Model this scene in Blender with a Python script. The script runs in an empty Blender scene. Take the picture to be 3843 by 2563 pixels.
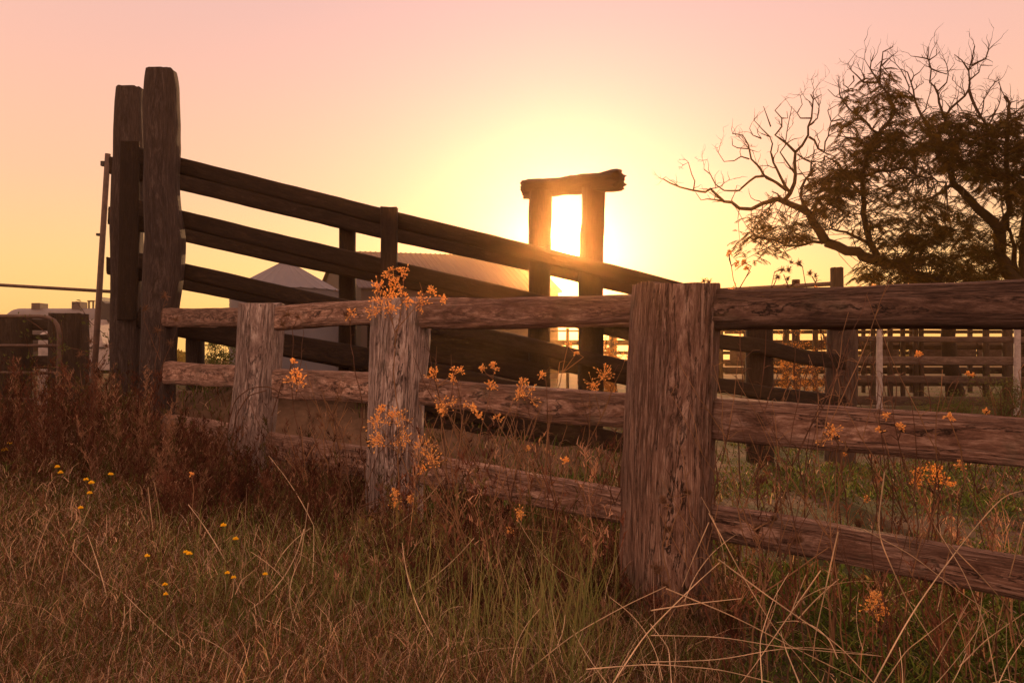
import bpy, math, random
import numpy as np
from mathutils import Vector, noise
random.seed(7); rng = np.random.default_rng(7)
R = math.radians
S = bpy.context.scene
COL = S.collection

# ------------------------------------------------------------------ camera model (photo pixels 3843 x 2563)
FW, FH, F, HORIZON, EYE = 3843.0, 2563.0, 2989.0, 1330.0, 1.0
CX, CY = FW/2, FH/2
TH = math.atan((HORIZON-CY)/F)
CT, ST = math.cos(TH), math.sin(TH)
def P(px, py, d):
    xc = (px-CX)/F*d; yc = -(py-CY)/F*d
    return Vector((xc, d*CT-yc*ST, EYE+d*ST+yc*CT))
def ZG(y): return (y-HORIZON)
def m_per_px(d): return d/F
def interp(x, pts):
    return float(np.interp(x, [p[0] for p in pts], [p[1] for p in pts]))

cam_d = bpy.data.cameras.new('camera'); cam = bpy.data.objects.new('camera', cam_d); COL.objects.link(cam)
cam_d.sensor_width = 36; cam_d.lens = 36*F/FW; cam_d.clip_start = 0.05; cam_d.clip_end = 3000
cam.location = (0, 0, EYE); cam.rotation_euler = (R(90)+TH, 0, 0)
S.camera = cam

# ------------------------------------------------------------------ object helpers
def wloc(o):
    v = Vector((0, 0, 0))
    while o is not None:
        v += o.location; o = o.parent
    return v
def tag(o, label=None, cat=None, group=None, kind=None):
    if label: o['label'] = label
    if cat: o['category'] = cat
    if group: o['group'] = group
    if kind: o['kind'] = kind
    return o
def thing(name, label, cat, loc, group=None):
    o = bpy.data.objects.new(name, None); COL.objects.link(o); o.location = loc
    o.empty_display_size = .1
    return tag(o, label, cat, group)
class MB:
    """collects verts / faces / uvs for one mesh object"""
    def __init__(s): s.v = []; s.f = []; s.uv = []; s.hasuv = False
    def add(s, v, f, uv=None):
        b = len(s.v); s.v += [tuple(p) for p in v]; s.f += [tuple(i+b for i in q) for q in f]
        if uv: s.uv += uv; s.hasuv = True
        else: s.uv += [(0, 0)]*sum(len(q) for q in f)
        return s
    def box(s, lo, hi):
        x0, y0, z0 = lo; x1, y1, z1 = hi
        v = [(x0,y0,z0),(x1,y0,z0),(x1,y1,z0),(x0,y1,z0),(x0,y0,z1),(x1,y0,z1),(x1,y1,z1),(x0,y1,z1)]
        f = [(3,2,1,0),(4,5,6,7),(0,1,5,4),(1,2,6,5),(2,3,7,6),(3,0,4,7)]
        return s.add(v, f)
    def tube(s, pts, rad, n=6, cap=True):
        pts = [Vector(p) for p in pts]; m = len(pts)
        if not hasattr(rad, '__len__'): rad = [rad]*m
        v = []; f = []
        ref = Vector((0.13, 1, 0.21)).normalized()
        for i, p in enumerate(pts):
            t = (pts[min(i+1, m-1)]-pts[max(i-1, 0)])
            if t.length < 1e-9: t = Vector((0, 0, 1))
            t.normalize()
            r = ref if abs(t.dot(ref)) < .95 else Vector((1, 0, 0))
            a = t.cross(r).normalized(); b = t.cross(a)
            for k in range(n):
                an = 2*math.pi*k/n
                v.append(p+(a*math.cos(an)+b*math.sin(an))*rad[i])
        for i in range(m-1):
            for k in range(n):
                k2 = (k+1) % n
                f.append((i*n+k, i*n+k2, (i+1)*n+k2, (i+1)*n+k))
        if cap and n > 3:
            f.append(tuple(range(n))[::-1]); f.append(tuple((m-1)*n+k for k in range(n)))
        return s.add(v, f)
    def octa(s, c, r, ax=None, st=1.5):
        c = Vector(c); ax = (ax or Vector((0, 0, 1))).normalized()
        a = ax.orthogonal().normalized(); b = ax.cross(a)
        v = [c+ax*r*st, c+a*r, c+b*r, c-a*r, c-b*r, c-ax*r*st]
        return s.add(v, [(0,1,2),(0,2,3),(0,3,4),(0,4,1),(5,2,1),(5,3,2),(5,4,3),(5,1,4)])
    def build(s, name, mat, parent=None, loc=None, smooth=True):
        off = wloc(parent) if parent else Vector(loc or (0, 0, 0))
        me = bpy.data.meshes.new(name)
        me.from_pydata([(p[0]-off.x, p[1]-off.y, p[2]-off.z) for p in s.v], [], s.f)
        if s.hasuv:
            l = me.uv_layers.new(name='UVMap'); l.data.foreach_set('uv', np.array(s.uv, dtype=np.float32).ravel())
        if smooth: me.polygons.foreach_set('use_smooth', [True]*len(me.polygons))
        me.materials.append(mat); me.update()
        o = bpy.data.objects.new(name, me); COL.objects.link(o)
        if parent: o.parent = parent
        else: o.location = off
        return o
def np_mesh(name, V, Q, T, col, mat, parent=None):
    """big mesh from numpy arrays: V (n,3), Q quads (m,4), T tris (k,3), col per vertex (n,3)"""
    off = wloc(parent) if parent else Vector((0, 0, 0))
    V = V-np.array(off)
    me = bpy.data.meshes.new(name)
    nq, nt = len(Q), len(T)
    me.vertices.add(len(V)); me.vertices.foreach_set('co', V.astype(np.float32).ravel())
    me.loops.add(nq*4+nt*3)
    me.loops.foreach_set('vertex_index', np.concatenate([Q.ravel(), T.ravel()]).astype(np.int32))
    me.polygons.add(nq+nt)
    st = np.concatenate([np.arange(nq)*4, nq*4+np.arange(nt)*3]).astype(np.int32)
    me.polygons.foreach_set('loop_start', st)
    if col is not None:
        a = me.color_attributes.new('tint', 'FLOAT_COLOR', 'POINT')
        a.data.foreach_set('color', np.concatenate([col, np.ones((len(V), 1))], 1).astype(np.float32).ravel())
    me.update(calc_edges=True)
    me.materials.append(mat)
    o = bpy.data.objects.new(name, me); COL.objects.link(o)
    if parent: o.parent = parent
    return o

# ------------------------------------------------------------------ materials
def newmat(name):
    m = bpy.data.materials.new(name); m.use_nodes = True; nt = m.node_tree; nt.nodes.clear()
    out = nt.nodes.new('ShaderNodeOutputMaterial')
    return m, nt, out
def nd(nt, t, **k):
    n = nt.nodes.new(t)
    for a, b in k.items():
        if a in n.inputs.keys(): n.inputs[a].default_value = b
        else: setattr(n, a, b)
    return n
def mathn(nt, op, a, b=None, clamp=False):
    n = nt.nodes.new('ShaderNodeMath'); n.operation = op; n.use_clamp = clamp
    for i, x in enumerate((a, b)):
        if x is None: continue
        if isinstance(x, (int, float)): n.inputs[i].default_value = x
        else: nt.links.new(x, n.inputs[i])
    return n.outputs[0]
def ramp(nt, fac, stops):
    n = nt.nodes.new('ShaderNodeValToRGB'); e = n.color_ramp.elements
    while len(e) < len(stops): e.new(.5)
    for i, (p, c) in enumerate(stops): e[i].position = p; e[i].color = (*c, 1)
    nt.links.new(fac, n.inputs[0]); return n.outputs[0]
def mixc(nt, fac, a, b, mode='MIX'):
    n = nt.nodes.new('ShaderNodeMix'); n.data_type = 'RGBA'; n.blend_type = mode
    for s_, x in ((0, fac), (6, a), (7, b)):
        if isinstance(x, (int, float)): n.inputs[s_].default_value = x
        elif isinstance(x, tuple): n.inputs[s_].default_value = (*x, 1)
        else: nt.links.new(x, n.inputs[s_])
    return n.outputs[2]
def wood(name, lo, mid, hi, crack=.5, bump=.6, moss=0.0):
    m, nt, out = newmat(name)
    uv = nd(nt, 'ShaderNodeUVMap'); oi = nd(nt, 'ShaderNodeObjectInfo')
    mp = nd(nt, 'ShaderNodeMapping'); nt.links.new(uv.outputs[0], mp.inputs[0])
    cmb = nd(nt, 'ShaderNodeCombineXYZ')
    nt.links.new(mathn(nt, 'MULTIPLY', oi.outputs['Random'], 37.), cmb.inputs[0])
    nt.links.new(mathn(nt, 'MULTIPLY', oi.outputs['Random'], 91.), cmb.inputs[1])
    nt.links.new(cmb.outputs[0], mp.inputs['Location'])
    def stretched(su, sv, scale, detail, rough, dist=0.):
        m2 = nd(nt, 'ShaderNodeMapping'); nt.links.new(mp.outputs[0], m2.inputs[0]); m2.inputs['Scale'].default_value = (su, sv, 1)
        n = nd(nt, 'ShaderNodeTexNoise', Scale=scale, Detail=detail, Roughness=rough, Distortion=dist)
        nt.links.new(m2.outputs[0], n.inputs[0]); return n.outputs['Fac']
    big = stretched(1.2, 6, 1.6, 4, .6)
    grain = stretched(2.2, 30, 3.0, 9, .8, .5)
    fine = stretched(5, 150, 3.0, 4, .75)
    crk = stretched(1.1, 19, 2.6, 7, .68, .45)
    crk = mathn(nt, 'ABSOLUTE', mathn(nt, 'SUBTRACT', crk, .5))
    crk = mathn(nt, 'MULTIPLY', crk, 1/.016, True)          # 0 in a crack, 1 elsewhere
    crkm = mathn(nt, 'MULTIPLY', mathn(nt, 'SUBTRACT', 1., crk), mathn(nt, 'MULTIPLY', mathn(nt, 'SUBTRACT', big, .36), 6., True))
    g = mathn(nt, 'ADD', mathn(nt, 'MULTIPLY', grain, .75), mathn(nt, 'MULTIPLY', fine, .25))
    c = ramp(nt, g, [(.38, lo), (.5, mid), (.62, hi)])
    c2 = mixc(nt, 1., c, ramp(nt, big, [(.3, (.62, .6, .6)), (.65, (1.15, 1.13, 1.1))]), 'MULTIPLY')
    c2 = mixc(nt, 1., c2, ramp(nt, mathn(nt, 'FRACT', mathn(nt, 'MULTIPLY', oi.outputs['Random'], 7.3)), [(0., (.72,.70,.68)), (1., (1.18,1.2,1.2))]), 'MULTIPLY')
    c3 = mixc(nt, mathn(nt, 'MULTIPLY', crkm, crack), c2, (.02, .012, .009))
    if moss:
        tc = nd(nt, 'ShaderNodeTexCoord')
        ms = nd(nt, 'ShaderNodeTexNoise', Scale=5., Detail=6., Roughness=.7); nt.links.new(tc.outputs['Object'], ms.inputs[0])
        c3 = mixc(nt, mathn(nt, 'MULTIPLY', mathn(nt, 'MULTIPLY', mathn(nt, 'SUBTRACT', ms.outputs['Fac'], .56), 9., True), moss), c3, (.10, .085, .06))
    b = nd(nt, 'ShaderNodeBsdfPrincipled', Roughness=.88); nt.links.new(c3, b.inputs['Base Color'])
    b.inputs['Specular IOR Level'].default_value = .25
    h = mathn(nt, 'SUBTRACT', mathn(nt, 'ADD', mathn(nt, 'MULTIPLY', grain, .7), mathn(nt, 'MULTIPLY', fine, .3)), mathn(nt, 'MULTIPLY', crkm, .9))
    bp = nd(nt, 'ShaderNodeBump', Strength=bump, Distance=.012); nt.links.new(h, bp.inputs['Height']); nt.links.new(bp.outputs[0], b.inputs['Normal'])
    nt.links.new(b.outputs[0], out.inputs[0]); return m
def plain(name, col, rough=.7, var=.25, scale=6., metal=0., spec=.4, bump=0.):
    m, nt, out = newmat(name)
    tc = nd(nt, 'ShaderNodeTexCoord')
    n = nd(nt, 'ShaderNodeTexNoise', Scale=scale, Detail=6., Roughness=.65); nt.links.new(tc.outputs['Object'], n.inputs[0])
    c = ramp(nt, n.outputs['Fac'], [(.3, tuple(x*(1-var) for x in col)), (.7, tuple(min(1, x*(1+var)) for x in col))])
    b = nd(nt, 'ShaderNodeBsdfPrincipled', Roughness=rough, Metallic=metal); b.inputs['Specular IOR Level'].default_value = spec
    nt.links.new(c, b.inputs['Base Color'])
    if bump:
        bp = nd(nt, 'ShaderNodeBump', Strength=bump, Distance=.02); nt.links.new(n.outputs['Fac'], bp.inputs['Height']); nt.links.new(bp.outputs[0], b.inputs['Normal'])
    nt.links.new(b.outputs[0], out.inputs[0]); return m
def leafy(name, col=None, trans=.45, transcol=None, rough=.8, scale=9.):
    """thin plant matter: diffuse front, light coming through; per-blade tint attribute when col is None"""
    m, nt, out = newmat(name)
    if col is None:
        a = nd(nt, 'ShaderNodeAttribute', attribute_name='tint'); src = a.outputs['Color']
    else:
        tc = nd(nt, 'ShaderNodeTexCoord'); n = nd(nt, 'ShaderNodeTexNoise', Scale=scale, Detail=3.); nt.links.new(tc.outputs['Object'], n.inputs[0])
        src = ramp(nt, n.outputs['Fac'], [(.3, tuple(x*.65 for x in col)), (.7, tuple(min(1, x*1.35) for x in col))])
    d = nd(nt, 'ShaderNodeBsdfDiffuse'); t = nd(nt, 'ShaderNodeBsdfTranslucent')
    nt.links.new(src, d.inputs[0])
    nt.links.new(mixc(nt, 1., src, transcol or (1.6, 1.25, .8), 'MULTIPLY'), t.inputs[0])
    mx = nd(nt, 'ShaderNodeMixShader'); mx.inputs[0].default_value = trans
    nt.links.new(d.outputs[0], mx.inputs[1]); nt.links.new(t.outputs[0], mx.inputs[2])
    nt.links.new(mx.outputs[0], out.inputs[0]); return m
M = dict(
    post=wood('weathered_post_wood', (.10,.065,.06), (.37,.275,.26), (.80,.70,.68), .95, 1., .4),
    bigpost=wood('massive_post_wood', (.08,.04,.028), (.27,.16,.125), (.64,.47,.40), 1., 1., .5),
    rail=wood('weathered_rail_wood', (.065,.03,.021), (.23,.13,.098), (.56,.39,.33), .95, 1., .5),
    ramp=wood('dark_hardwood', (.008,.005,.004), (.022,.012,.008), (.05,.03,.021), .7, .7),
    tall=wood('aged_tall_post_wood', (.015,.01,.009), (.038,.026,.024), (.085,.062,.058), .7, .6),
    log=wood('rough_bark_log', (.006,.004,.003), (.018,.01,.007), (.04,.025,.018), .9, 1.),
    yard=wood('yard_wood', (.03,.018,.014), (.08,.052,.042), (.16,.115,.095), .5, .4),
    darkyard=wood('yard_dark_wood', (.02,.012,.009), (.045,.03,.022), (.08,.055,.042), .5, .4),
    steel=plain('rusty_steel', (.085,.05,.038), .75, .4, 14., 0., .4, .2),
    white=plain('chipped_white_paint', (.30,.25,.24), .7, .3, 18.),
    galv=plain('galvanised_sheet', (.085,.08,.10), .6, .12, 1.2, .0, .4),
    galvroof=plain('weathered_roof_sheet', (.055,.045,.055), .7, .18, .6, .0, .3),
    shedwall=plain('shed_wall_sheet', (.045,.032,.03), .7, .12, .5),
    shade=plain('opening_shade', (.02,.018,.018), .9, .1),
    tank=plain('tanker_shell', (.08,.072,.085), .5, .1, 1.5, .0, .5),
    rubber=plain('tyre_rubber', (.03,.03,.03), .8, .2),
    black=plain('black_steel', (.03,.025,.025), .6, .2),
    glass=plain('cab_glass', (.05,.06,.07), .15, .1, 2., 0., .8),
    bark=plain('tree_bark', (.018,.012,.008), .9, .4, 8., 0., .2, .5),
    leaf=leafy('feathery_leaves', None, .45, (1.9,1.5,.6)),
    bush=leafy('bush_leaves', (.07,.085,.03), .45),
    grass=leafy('grass_blades', None, .36, (1.3,1.05,.75)),
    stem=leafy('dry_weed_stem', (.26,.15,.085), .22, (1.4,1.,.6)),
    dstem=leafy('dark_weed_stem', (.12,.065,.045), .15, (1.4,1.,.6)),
    bud=leafy('dry_seed_buds', (.95,.60,.27), .62, (1.35,1.1,.8), scale=150.),
    spike=leafy('spiky_seed_head', (.20,.12,.075), .4, (1.5,1.,.6)),
    yellow=leafy('yellow_petals', (.85,.50,.03), .35, (1.1,1.,.7)),
    green=leafy('green_stem', (.12,.13,.045), .3),
)
def ground_mat():
    m, nt, out = newmat('dry_ground')
    tc = nd(nt, 'ShaderNodeTexCoord')
    def nz(s, d=8., r=.65):
        n = nd(nt, 'ShaderNodeTexNoise', Scale=s, Detail=d, Roughness=r); nt.links.new(tc.outputs['Object'], n.inputs[0]); return n.outputs['Fac']
    soil = ramp(nt, nz(14), [(.3, (.035,.02,.014)), (.55, (.08,.05,.035)), (.75, (.16,.105,.08))])
    grn = ramp(nt, nz(30), [(.3, (.015,.018,.007)), (.7, (.05,.055,.018))])
    c = mixc(nt, mathn(nt, 'MULTIPLY', mathn(nt, 'SUBTRACT', nz(.9, 5., .6), .44), 7., True), soil, grn)
    b = nd(nt, 'ShaderNodeBsdfPrincipled', Roughness=.95); b.inputs['Specular IOR Level'].default_value = .1
    nt.links.new(c, b.inputs['Base Color'])
    bp = nd(nt, 'ShaderNodeBump', Strength=.8, Distance=.03); nt.links.new(nz(40), bp.inputs['Height']); nt.links.new(bp.outputs[0], b.inputs['Normal'])
    nt.links.new(b.outputs[0], out.inputs[0]); return m
M['ground'] = ground_mat()
M['soil'] = plain('bare_bank_soil', (.12,.075,.05), .95, .35, 9., 0., .1, .6)

# ------------------------------------------------------------------ timber builder
SEED = [0]
def timber(name, mat, parent, st, n=24, ex=4.0, amp=.008, groove=.002, step=.05, endamp=.012, label=None, su=1.0):
    """st: stations (centre, half-axis a, half-axis b); lofted rounded section with worn edges"""
    SEED[0] += 1; sd = SEED[0]*13.7
    L = [0.]
    for i in range(1, len(st)): L.append(L[-1]+(st[i][0]-st[i-1][0]).length)
    m = max(3, int(L[-1]/step)+1)
    ss = np.linspace(0, L[-1], m)
    arr = np.array([[*s[0], *s[1], *s[2]] for s in st])
    cols = [np.interp(ss, L, arr[:, k]) for k in range(9)]
    A = np.stack(cols, 1)
    if m > 6:
        for _ in range(2): A[1:-1] = (A[:-2]+2*A[1:-1]+A[2:])/4
    v = []; f = []; uv = []
    per = 2*(arr[0, 3:6]**2).sum()**.5*2+2*(arr[0, 6:9]**2).sum()**.5*2
    axis = Vector(st[-1][0]-st[0][0]).normalized()
    for i in range(m):
        c = Vector(A[i, :3]); a = Vector(A[i, 3:6]); b = Vector(A[i, 6:9])
        for k in range(n):
            an = 2*math.pi*(k+.5)/n
            ca, sa = math.cos(an), math.sin(an)
            p = 2/ex
            x = math.copysign(abs(ca)**p, ca); y = math.copysign(abs(sa)**p, sa)
            off = a*x+b*y; u_ = off.normalized()
            q = c+off
            nn = noise.noise((ss[i]*1.7+sd, x*1.1, y*1.1+sd))*amp + noise.noise((ss[i]*7+sd, x*2.5, y*2.5))*amp*.45
            gr = noise.noise((ss[i]*1.2, x*9+sd, y*9)); gr2 = noise.noise((ss[i]*2.5+9, x*23, y*23+sd))
            q = q+u_*(nn-groove*(max(0, gr)*2.2+gr2*.8))
            if i in (0, m-1):
                q = q+axis*(noise.noise((x*3+sd, y*3, i*5.))*endamp+noise.noise((x*11+sd, y*11, i*5.))*endamp*.5)
            v.append(q)
    for i in range(m-1):
        for k in range(n):
            k2 = (k+1) % n
            f.append((i*n+k, i*n+k2, (i+1)*n+k2, (i+1)*n+k))
            v0, v1 = k/n*per, (k+1)/n*per
            uv += [(ss[i]*su, v0), (ss[i]*su, v1), (ss[i+1]*su, v1), (ss[i+1]*su, v0)]
    mb = MB()
    for e, i in ((0, 0), (1, m-1)):
        c = Vector(A[i, :3]); v.append(c+axis*(.006 if e else -.006)); ci = len(v)-1
        for k in range(n):
            k2 = (k+1) % n
            f.append((ci, i*n+k2, i*n+k) if e == 0 else (ci, i*n+k, i*n+k2))
            q = [v[j] for j in f[-1]]
            uv += [((p_-c).x*.35+sd, (p_-c).y+(p_-c).z) for p_ in q]
    mb.add(v, f, uv)
    o = mb.build(name, mat, parent)
    try:
        o.data.set_sharp_from_angle(angle=R(50))
    except Exception: pass
    if label: o['label'] = label
    return o
def rail(name, mat, parent, top, bot, df, thk, **k):
    """top/bot edges as photo polylines at plan depth df(px)"""
    x0, x1 = top[0][0], top[-1][0]
    xs = sorted(set([p[0] for p in top]+[p[0] for p in bot if x0 < p[0] < x1]+list(np.linspace(x0, x1, 9))))
    st = []
    for x in xs:
        d = df(x); yt, yb = interp(x, top), interp(x, bot)
        c = P(x, (yt+yb)/2, d); hh = (yb-yt)/2*m_per_px(d)
        e = .5
        t = (P(x+e, (yt+yb)/2, df(x+e))-P(x-e, (yt+yb)/2, df(x-e))); t.z = 0; t.normalize()
        st.append((c, Vector((0, 0, hh)), Vector((-t.y, t.x, 0))*thk/2))
    return timber(name, mat, parent, st, **k)
def post(name, mat, parent, left, right, d, thk, yaw=0., ground=True, **k):
    ys = sorted(set([p[1] for p in left]+[p[1] for p in right]))
    y0 = max(left[0][1], right[0][1]) if False else ys[0]
    if ground: ys = ys+[HORIZON+(EYE+.12)*F/d]
    lx = lambda y: float(np.interp(y, [p[1] for p in left], [p[0] for p in left]))
    rx = lambda y: float(np.interp(y, [p[1] for p in right], [p[0] for p in right]))
    st = []
    cy_, sy_ = math.cos(yaw), math.sin(yaw)
    for y in sorted(ys):
        c = P((lx(y)+rx(y))/2, y, d); hw = (rx(y)-lx(y))/2*m_per_px(d)
        st.append((c, Vector((cy_, sy_, 0))*hw, Vector((-sy_, cy_, 0))*thk/2))
    return timber(name, mat, parent, st, **k)

# ------------------------------------------------------------------ ground
def gz(x, y):
    r = math.hypot(x, y)
    a = .035*noise.noise((x*.5, y*.5, 0))+.012*noise.noise((x*2.3, y*2.3, 3))
    return a*min(1, 25/max(r, 1e-3))
def build_ground():
    mb = MB(); v = []; f = []
    rs = [0.0]+[.35*1.075**i for i in range(110)]
    rs = [r for r in rs if r < 165]+[168]
    n = 144
    for r in rs:
        for k in range(n):
            a = 2*math.pi*k/n; x, y = r*math.cos(a), r*math.sin(a)
            v.append((x, y, gz(x, y)))
    for i in range(len(rs)-1):
        for k in range(n):
            k2 = (k+1) % n
            f.append((i*n+k, (i+1)*n+k, (i+1)*n+k2, i*n+k2))
    tag(mb.add(v, f).build('ground', M['ground']), 'dry paddock ground with green weed patches', None, kind='structure')
build_ground()
# earth bank under the loading ramp
def bank_h(x, y):
    xl = float(np.interp(x, [-4.6, -3.6, -2.4, -1.0, .2, 1.4, 2.0], [0, .62, .74, .6, .38, .12, 0]))
    t = (y-7.75)/1.15
    if abs(t) > 1: return 0
    return xl*(1-abs(t)**2.6)+.05*noise.noise((x*1.6, y*1.6, 5))*(1-abs(t))
def build_bank():
    v = []; f = []; nx, ny = 120, 40
    for i in range(nx):
        for j in range(ny):
            x = -4.8+7*i/(nx-1); y = 6.5+2.5*j/(ny-1)
            v.append((x, y, bank_h(x, y)-.02+.02*noise.noise((x*6, y*6, 1))+(gz(x, y) if True else 0)))
    for i in range(nx-1):
        for j in range(ny-1):
            a = i*ny+j; f.append((a, a+ny, a+ny+1, a+1))
    tag(MB().add(v, f).build('dirt_bank', M['soil']), 'bare earth bank filling the foot of the loading ramp', None, kind='structure')
build_bank()

# ------------------------------------------------------------------ front wing fence
DFn = lambda x: 9027./(x+720.)
YAW = math.atan2(-1.0, 1.28)
FY = math.atan2(P(2340, 1330, DFn(2340)).y-P(700, 1330, DFn(700)).y, P(2340, 1330, DFn(2340)).x-P(700, 1330, DFn(700)).x)
fence = thing('timber_fence', 'weathered grey split rail fence in the foreground, three posts and long rails running right', 'fence', (P(1500, 1330, 4.07).x, P(1500, 1330, 4.07).y, 0))
post('post', M['post'], fence, [(903,1141),(897,1250),(886,1400),(871,1550),(858,1700),(852,1886)], [(1064,1150),(1060,1250),(1050,1400),(1036,1550),(1022,1700),(1010,1886)], 5.32, .17, n=48, amp=.009, groove=.0035, step=.03, label='short pale post nearest the tall posts, leaning and tapering')
post('post', M['post'], fence, [(1402,1128),(1396,1250),(1388,1400),(1384,1600),(1378,1800),(1374,2064)], [(1618,1122),(1612,1280),(1602,1400),(1594,1550),(1585,1800),(1580,2064)], 4.05, .2, n=48, amp=.012, groove=.005, step=.025, label='middle fence post behind the glowing seed heads')
post('post', M['bigpost'], fence, [(2378,1074),(2368,1200),(2360,1400),(2346,1600),(2340,1900),(2343,2343)], [(2690,1078),(2692,1250),(2682,1500),(2673,1700),(2664,1900),(2660,2343)], 2.79, .26, n=64, amp=.014, groove=.006, step=.02, label='thick foreground post with long vertical cracks')
post('post', M['bigpost'], fence, [(4330,990),(4320,1500),(4310,2400)], [(4830,996),(4830,1500),(4820,2400)], 1.72, .24, n=40, amp=.012, groove=.005, step=.03)
dr = lambda x: DFn(x)+.07
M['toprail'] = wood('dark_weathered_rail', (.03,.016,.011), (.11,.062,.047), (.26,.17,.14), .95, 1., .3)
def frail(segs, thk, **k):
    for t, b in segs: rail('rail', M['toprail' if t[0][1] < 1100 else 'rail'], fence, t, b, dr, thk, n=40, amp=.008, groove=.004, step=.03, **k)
frail([([(610,1156),(700,1158),(930,1156)], [(610,1228),(930,1229)]),
       ([(1056,1151),(1100,1148),(1200,1136),(1300,1130),(1440,1126)], [(1056,1242),(1180,1229),(1260,1223),(1440,1218)]),
       ([(1600,1122),(1700,1120),(1850,1118),(2050,1112),(2420,1106)], [(1600,1232),(1800,1235),(2050,1232),(2420,1226)]),
       ([(2672,1084),(2760,1088),(2900,1085),(3100,1079),(3300,1072),(3500,1066),(3843,1053),(4500,1030)], [(2672,1237),(3300,1237),(3843,1238),(4500,1242)])], .10, ex=4.6)
frail([([(620,1356),(900,1373)], [(620,1440),(900,1455)]),
       ([(1042,1385),(1200,1390),(1420,1400)], [(1042,1496),(1420,1515)]),
       ([(1600,1416),(1645,1422),(1860,1440),(2053,1456),(2390,1477)], [(1600,1522),(1845,1548),(2075,1586),(2390,1604)]),
       ([(2672,1491),(3076,1521),(3446,1542),(3843,1569),(4500,1618)], [(2672,1644),(3053,1683),(3290,1703),(3843,1751),(4500,1830)])], .085, ex=5.5)
frail([([(620,1552),(890,1590)], [(620,1640),(890,1690)]),
       ([(1020,1622),(1290,1664),(1420,1684)], [(1020,1720),(1420,1800)]),
       ([(1600,1704),(1652,1715),(1868,1752),(2390,1849)], [(1596,1816),(1756,1845),(2090,1912),(2390,1964)]),
       ([(2666,1896),(3121,1968),(3494,2029),(3843,2086),(4500,2195)], [(2666,2016),(3121,2105),(3494,2180),(3843,2250),(4500,2390)])], .085, ex=4.5)

# ------------------------------------------------------------------ loading ramp
ramp_o = thing('loading_ramp', 'dark timber livestock loading ramp with rails sloping down from two tall posts', 'ramp', (P(1400, 1330, 7.4).x, 7.4, 0))
DN = lambda x: 6.95+max(0, x-2300)*.0006
DFar = lambda x: 7.95+max(0, x-2300)*.0004
# near rails, then the far rails showing just below them
near = [([(525,556),(668,590),(1276,741),(1492,797),(1982,916),(2265,985),(2640,1082),(3170,1190)], 62),
        ([(525,752),(668,787),(1000,867),(1272,932),(1492,983),(1900,1075),(2300,1170),(2692,1252),(2854,1270),(3002,1310),(3170,1332)], 66),
        ([(525,950),(684,987),(1000,1058),(1288,1121),(1615,1195),(1890,1243),(2052,1283),(2340,1350),(2687,1416),(2896,1453),(3170,1482)], 60),
        ([(525,1150),(663,1182),(1058,1250),(1390,1306),(1900,1425),(2340,1520)], 84)]
for t, h in near:
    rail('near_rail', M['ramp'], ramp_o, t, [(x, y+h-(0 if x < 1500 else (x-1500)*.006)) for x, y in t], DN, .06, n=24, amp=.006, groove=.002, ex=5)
far = [([(414,588),(668,646),(1276,793),(1492,846),(1900,938),(2640,1112)], [(414,655),(668,713),(1276,858),(1492,910),(1900,998),(2640,1170)]),
       ([(410,775),(668,852),(1000,926),(1410,1020),(1700,1080),(2640,1292)], [(410,844),(684,907),(1050,988),(1272,1032),(1400,1058),(1696,1122),(2640,1345)]),
       ([(404,965),(684,1036),(1000,1098),(1288,1160),(1900,1290),(2500,1420)], [(404,1030),(679,1087),(872,1125),(1063,1160),(1288,1200),(1900,1345),(2500,1480)]),
       ([(430,1150),(663,1200),(1390,1330),(1900,1440)], [(430,1205),(663,1262),(1390,1400),(1900,1500)])]
for t, b in far:
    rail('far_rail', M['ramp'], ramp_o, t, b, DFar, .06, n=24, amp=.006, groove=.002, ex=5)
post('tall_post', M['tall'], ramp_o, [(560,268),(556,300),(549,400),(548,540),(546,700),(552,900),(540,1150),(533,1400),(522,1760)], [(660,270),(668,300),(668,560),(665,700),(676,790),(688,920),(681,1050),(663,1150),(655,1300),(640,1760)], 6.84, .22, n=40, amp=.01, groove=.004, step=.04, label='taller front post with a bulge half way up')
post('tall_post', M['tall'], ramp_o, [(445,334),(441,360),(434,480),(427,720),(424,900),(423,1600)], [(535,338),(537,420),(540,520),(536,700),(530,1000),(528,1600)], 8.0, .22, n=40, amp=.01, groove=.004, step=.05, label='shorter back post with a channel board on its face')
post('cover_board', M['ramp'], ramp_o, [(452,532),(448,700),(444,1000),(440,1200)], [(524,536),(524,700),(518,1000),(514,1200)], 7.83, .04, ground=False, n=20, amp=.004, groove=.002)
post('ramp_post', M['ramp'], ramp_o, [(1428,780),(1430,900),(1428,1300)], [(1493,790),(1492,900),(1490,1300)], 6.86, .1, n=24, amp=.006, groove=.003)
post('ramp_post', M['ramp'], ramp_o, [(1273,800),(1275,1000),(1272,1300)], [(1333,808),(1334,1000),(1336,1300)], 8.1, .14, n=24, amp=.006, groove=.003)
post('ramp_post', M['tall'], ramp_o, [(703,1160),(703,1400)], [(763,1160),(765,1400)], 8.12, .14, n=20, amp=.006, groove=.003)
post('ramp_post', M['ramp'], ramp_o, [(2801,1140),(2803,1400)], [(2897,1142),(2899,1400)], 7.4, .18, n=24, amp=.008, groove=.003)
post('ramp_post', M['yard'], ramp_o, [(3112,1130),(3108,1400),(3100,1560)], [(3214,1130),(3212,1400),(3206,1560)], 7.55, .2, n=32, amp=.01, groove=.004)
for t_, b_ in (([(1380,1222),(1700,1292),(2062,1372)], 84), ([(1330,1392),(1700,1478),(2100,1572),(2500,1660)], 88), ([(1500,1545),(1900,1625),(2500,1735)], 70)):
    rail('side_board', M['ramp'], ramp_o, t_, [(x, y+b_) for x, y in t_], lambda x: 7.02, .04, n=20, amp=.005, groove=.002, ex=6)
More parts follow.
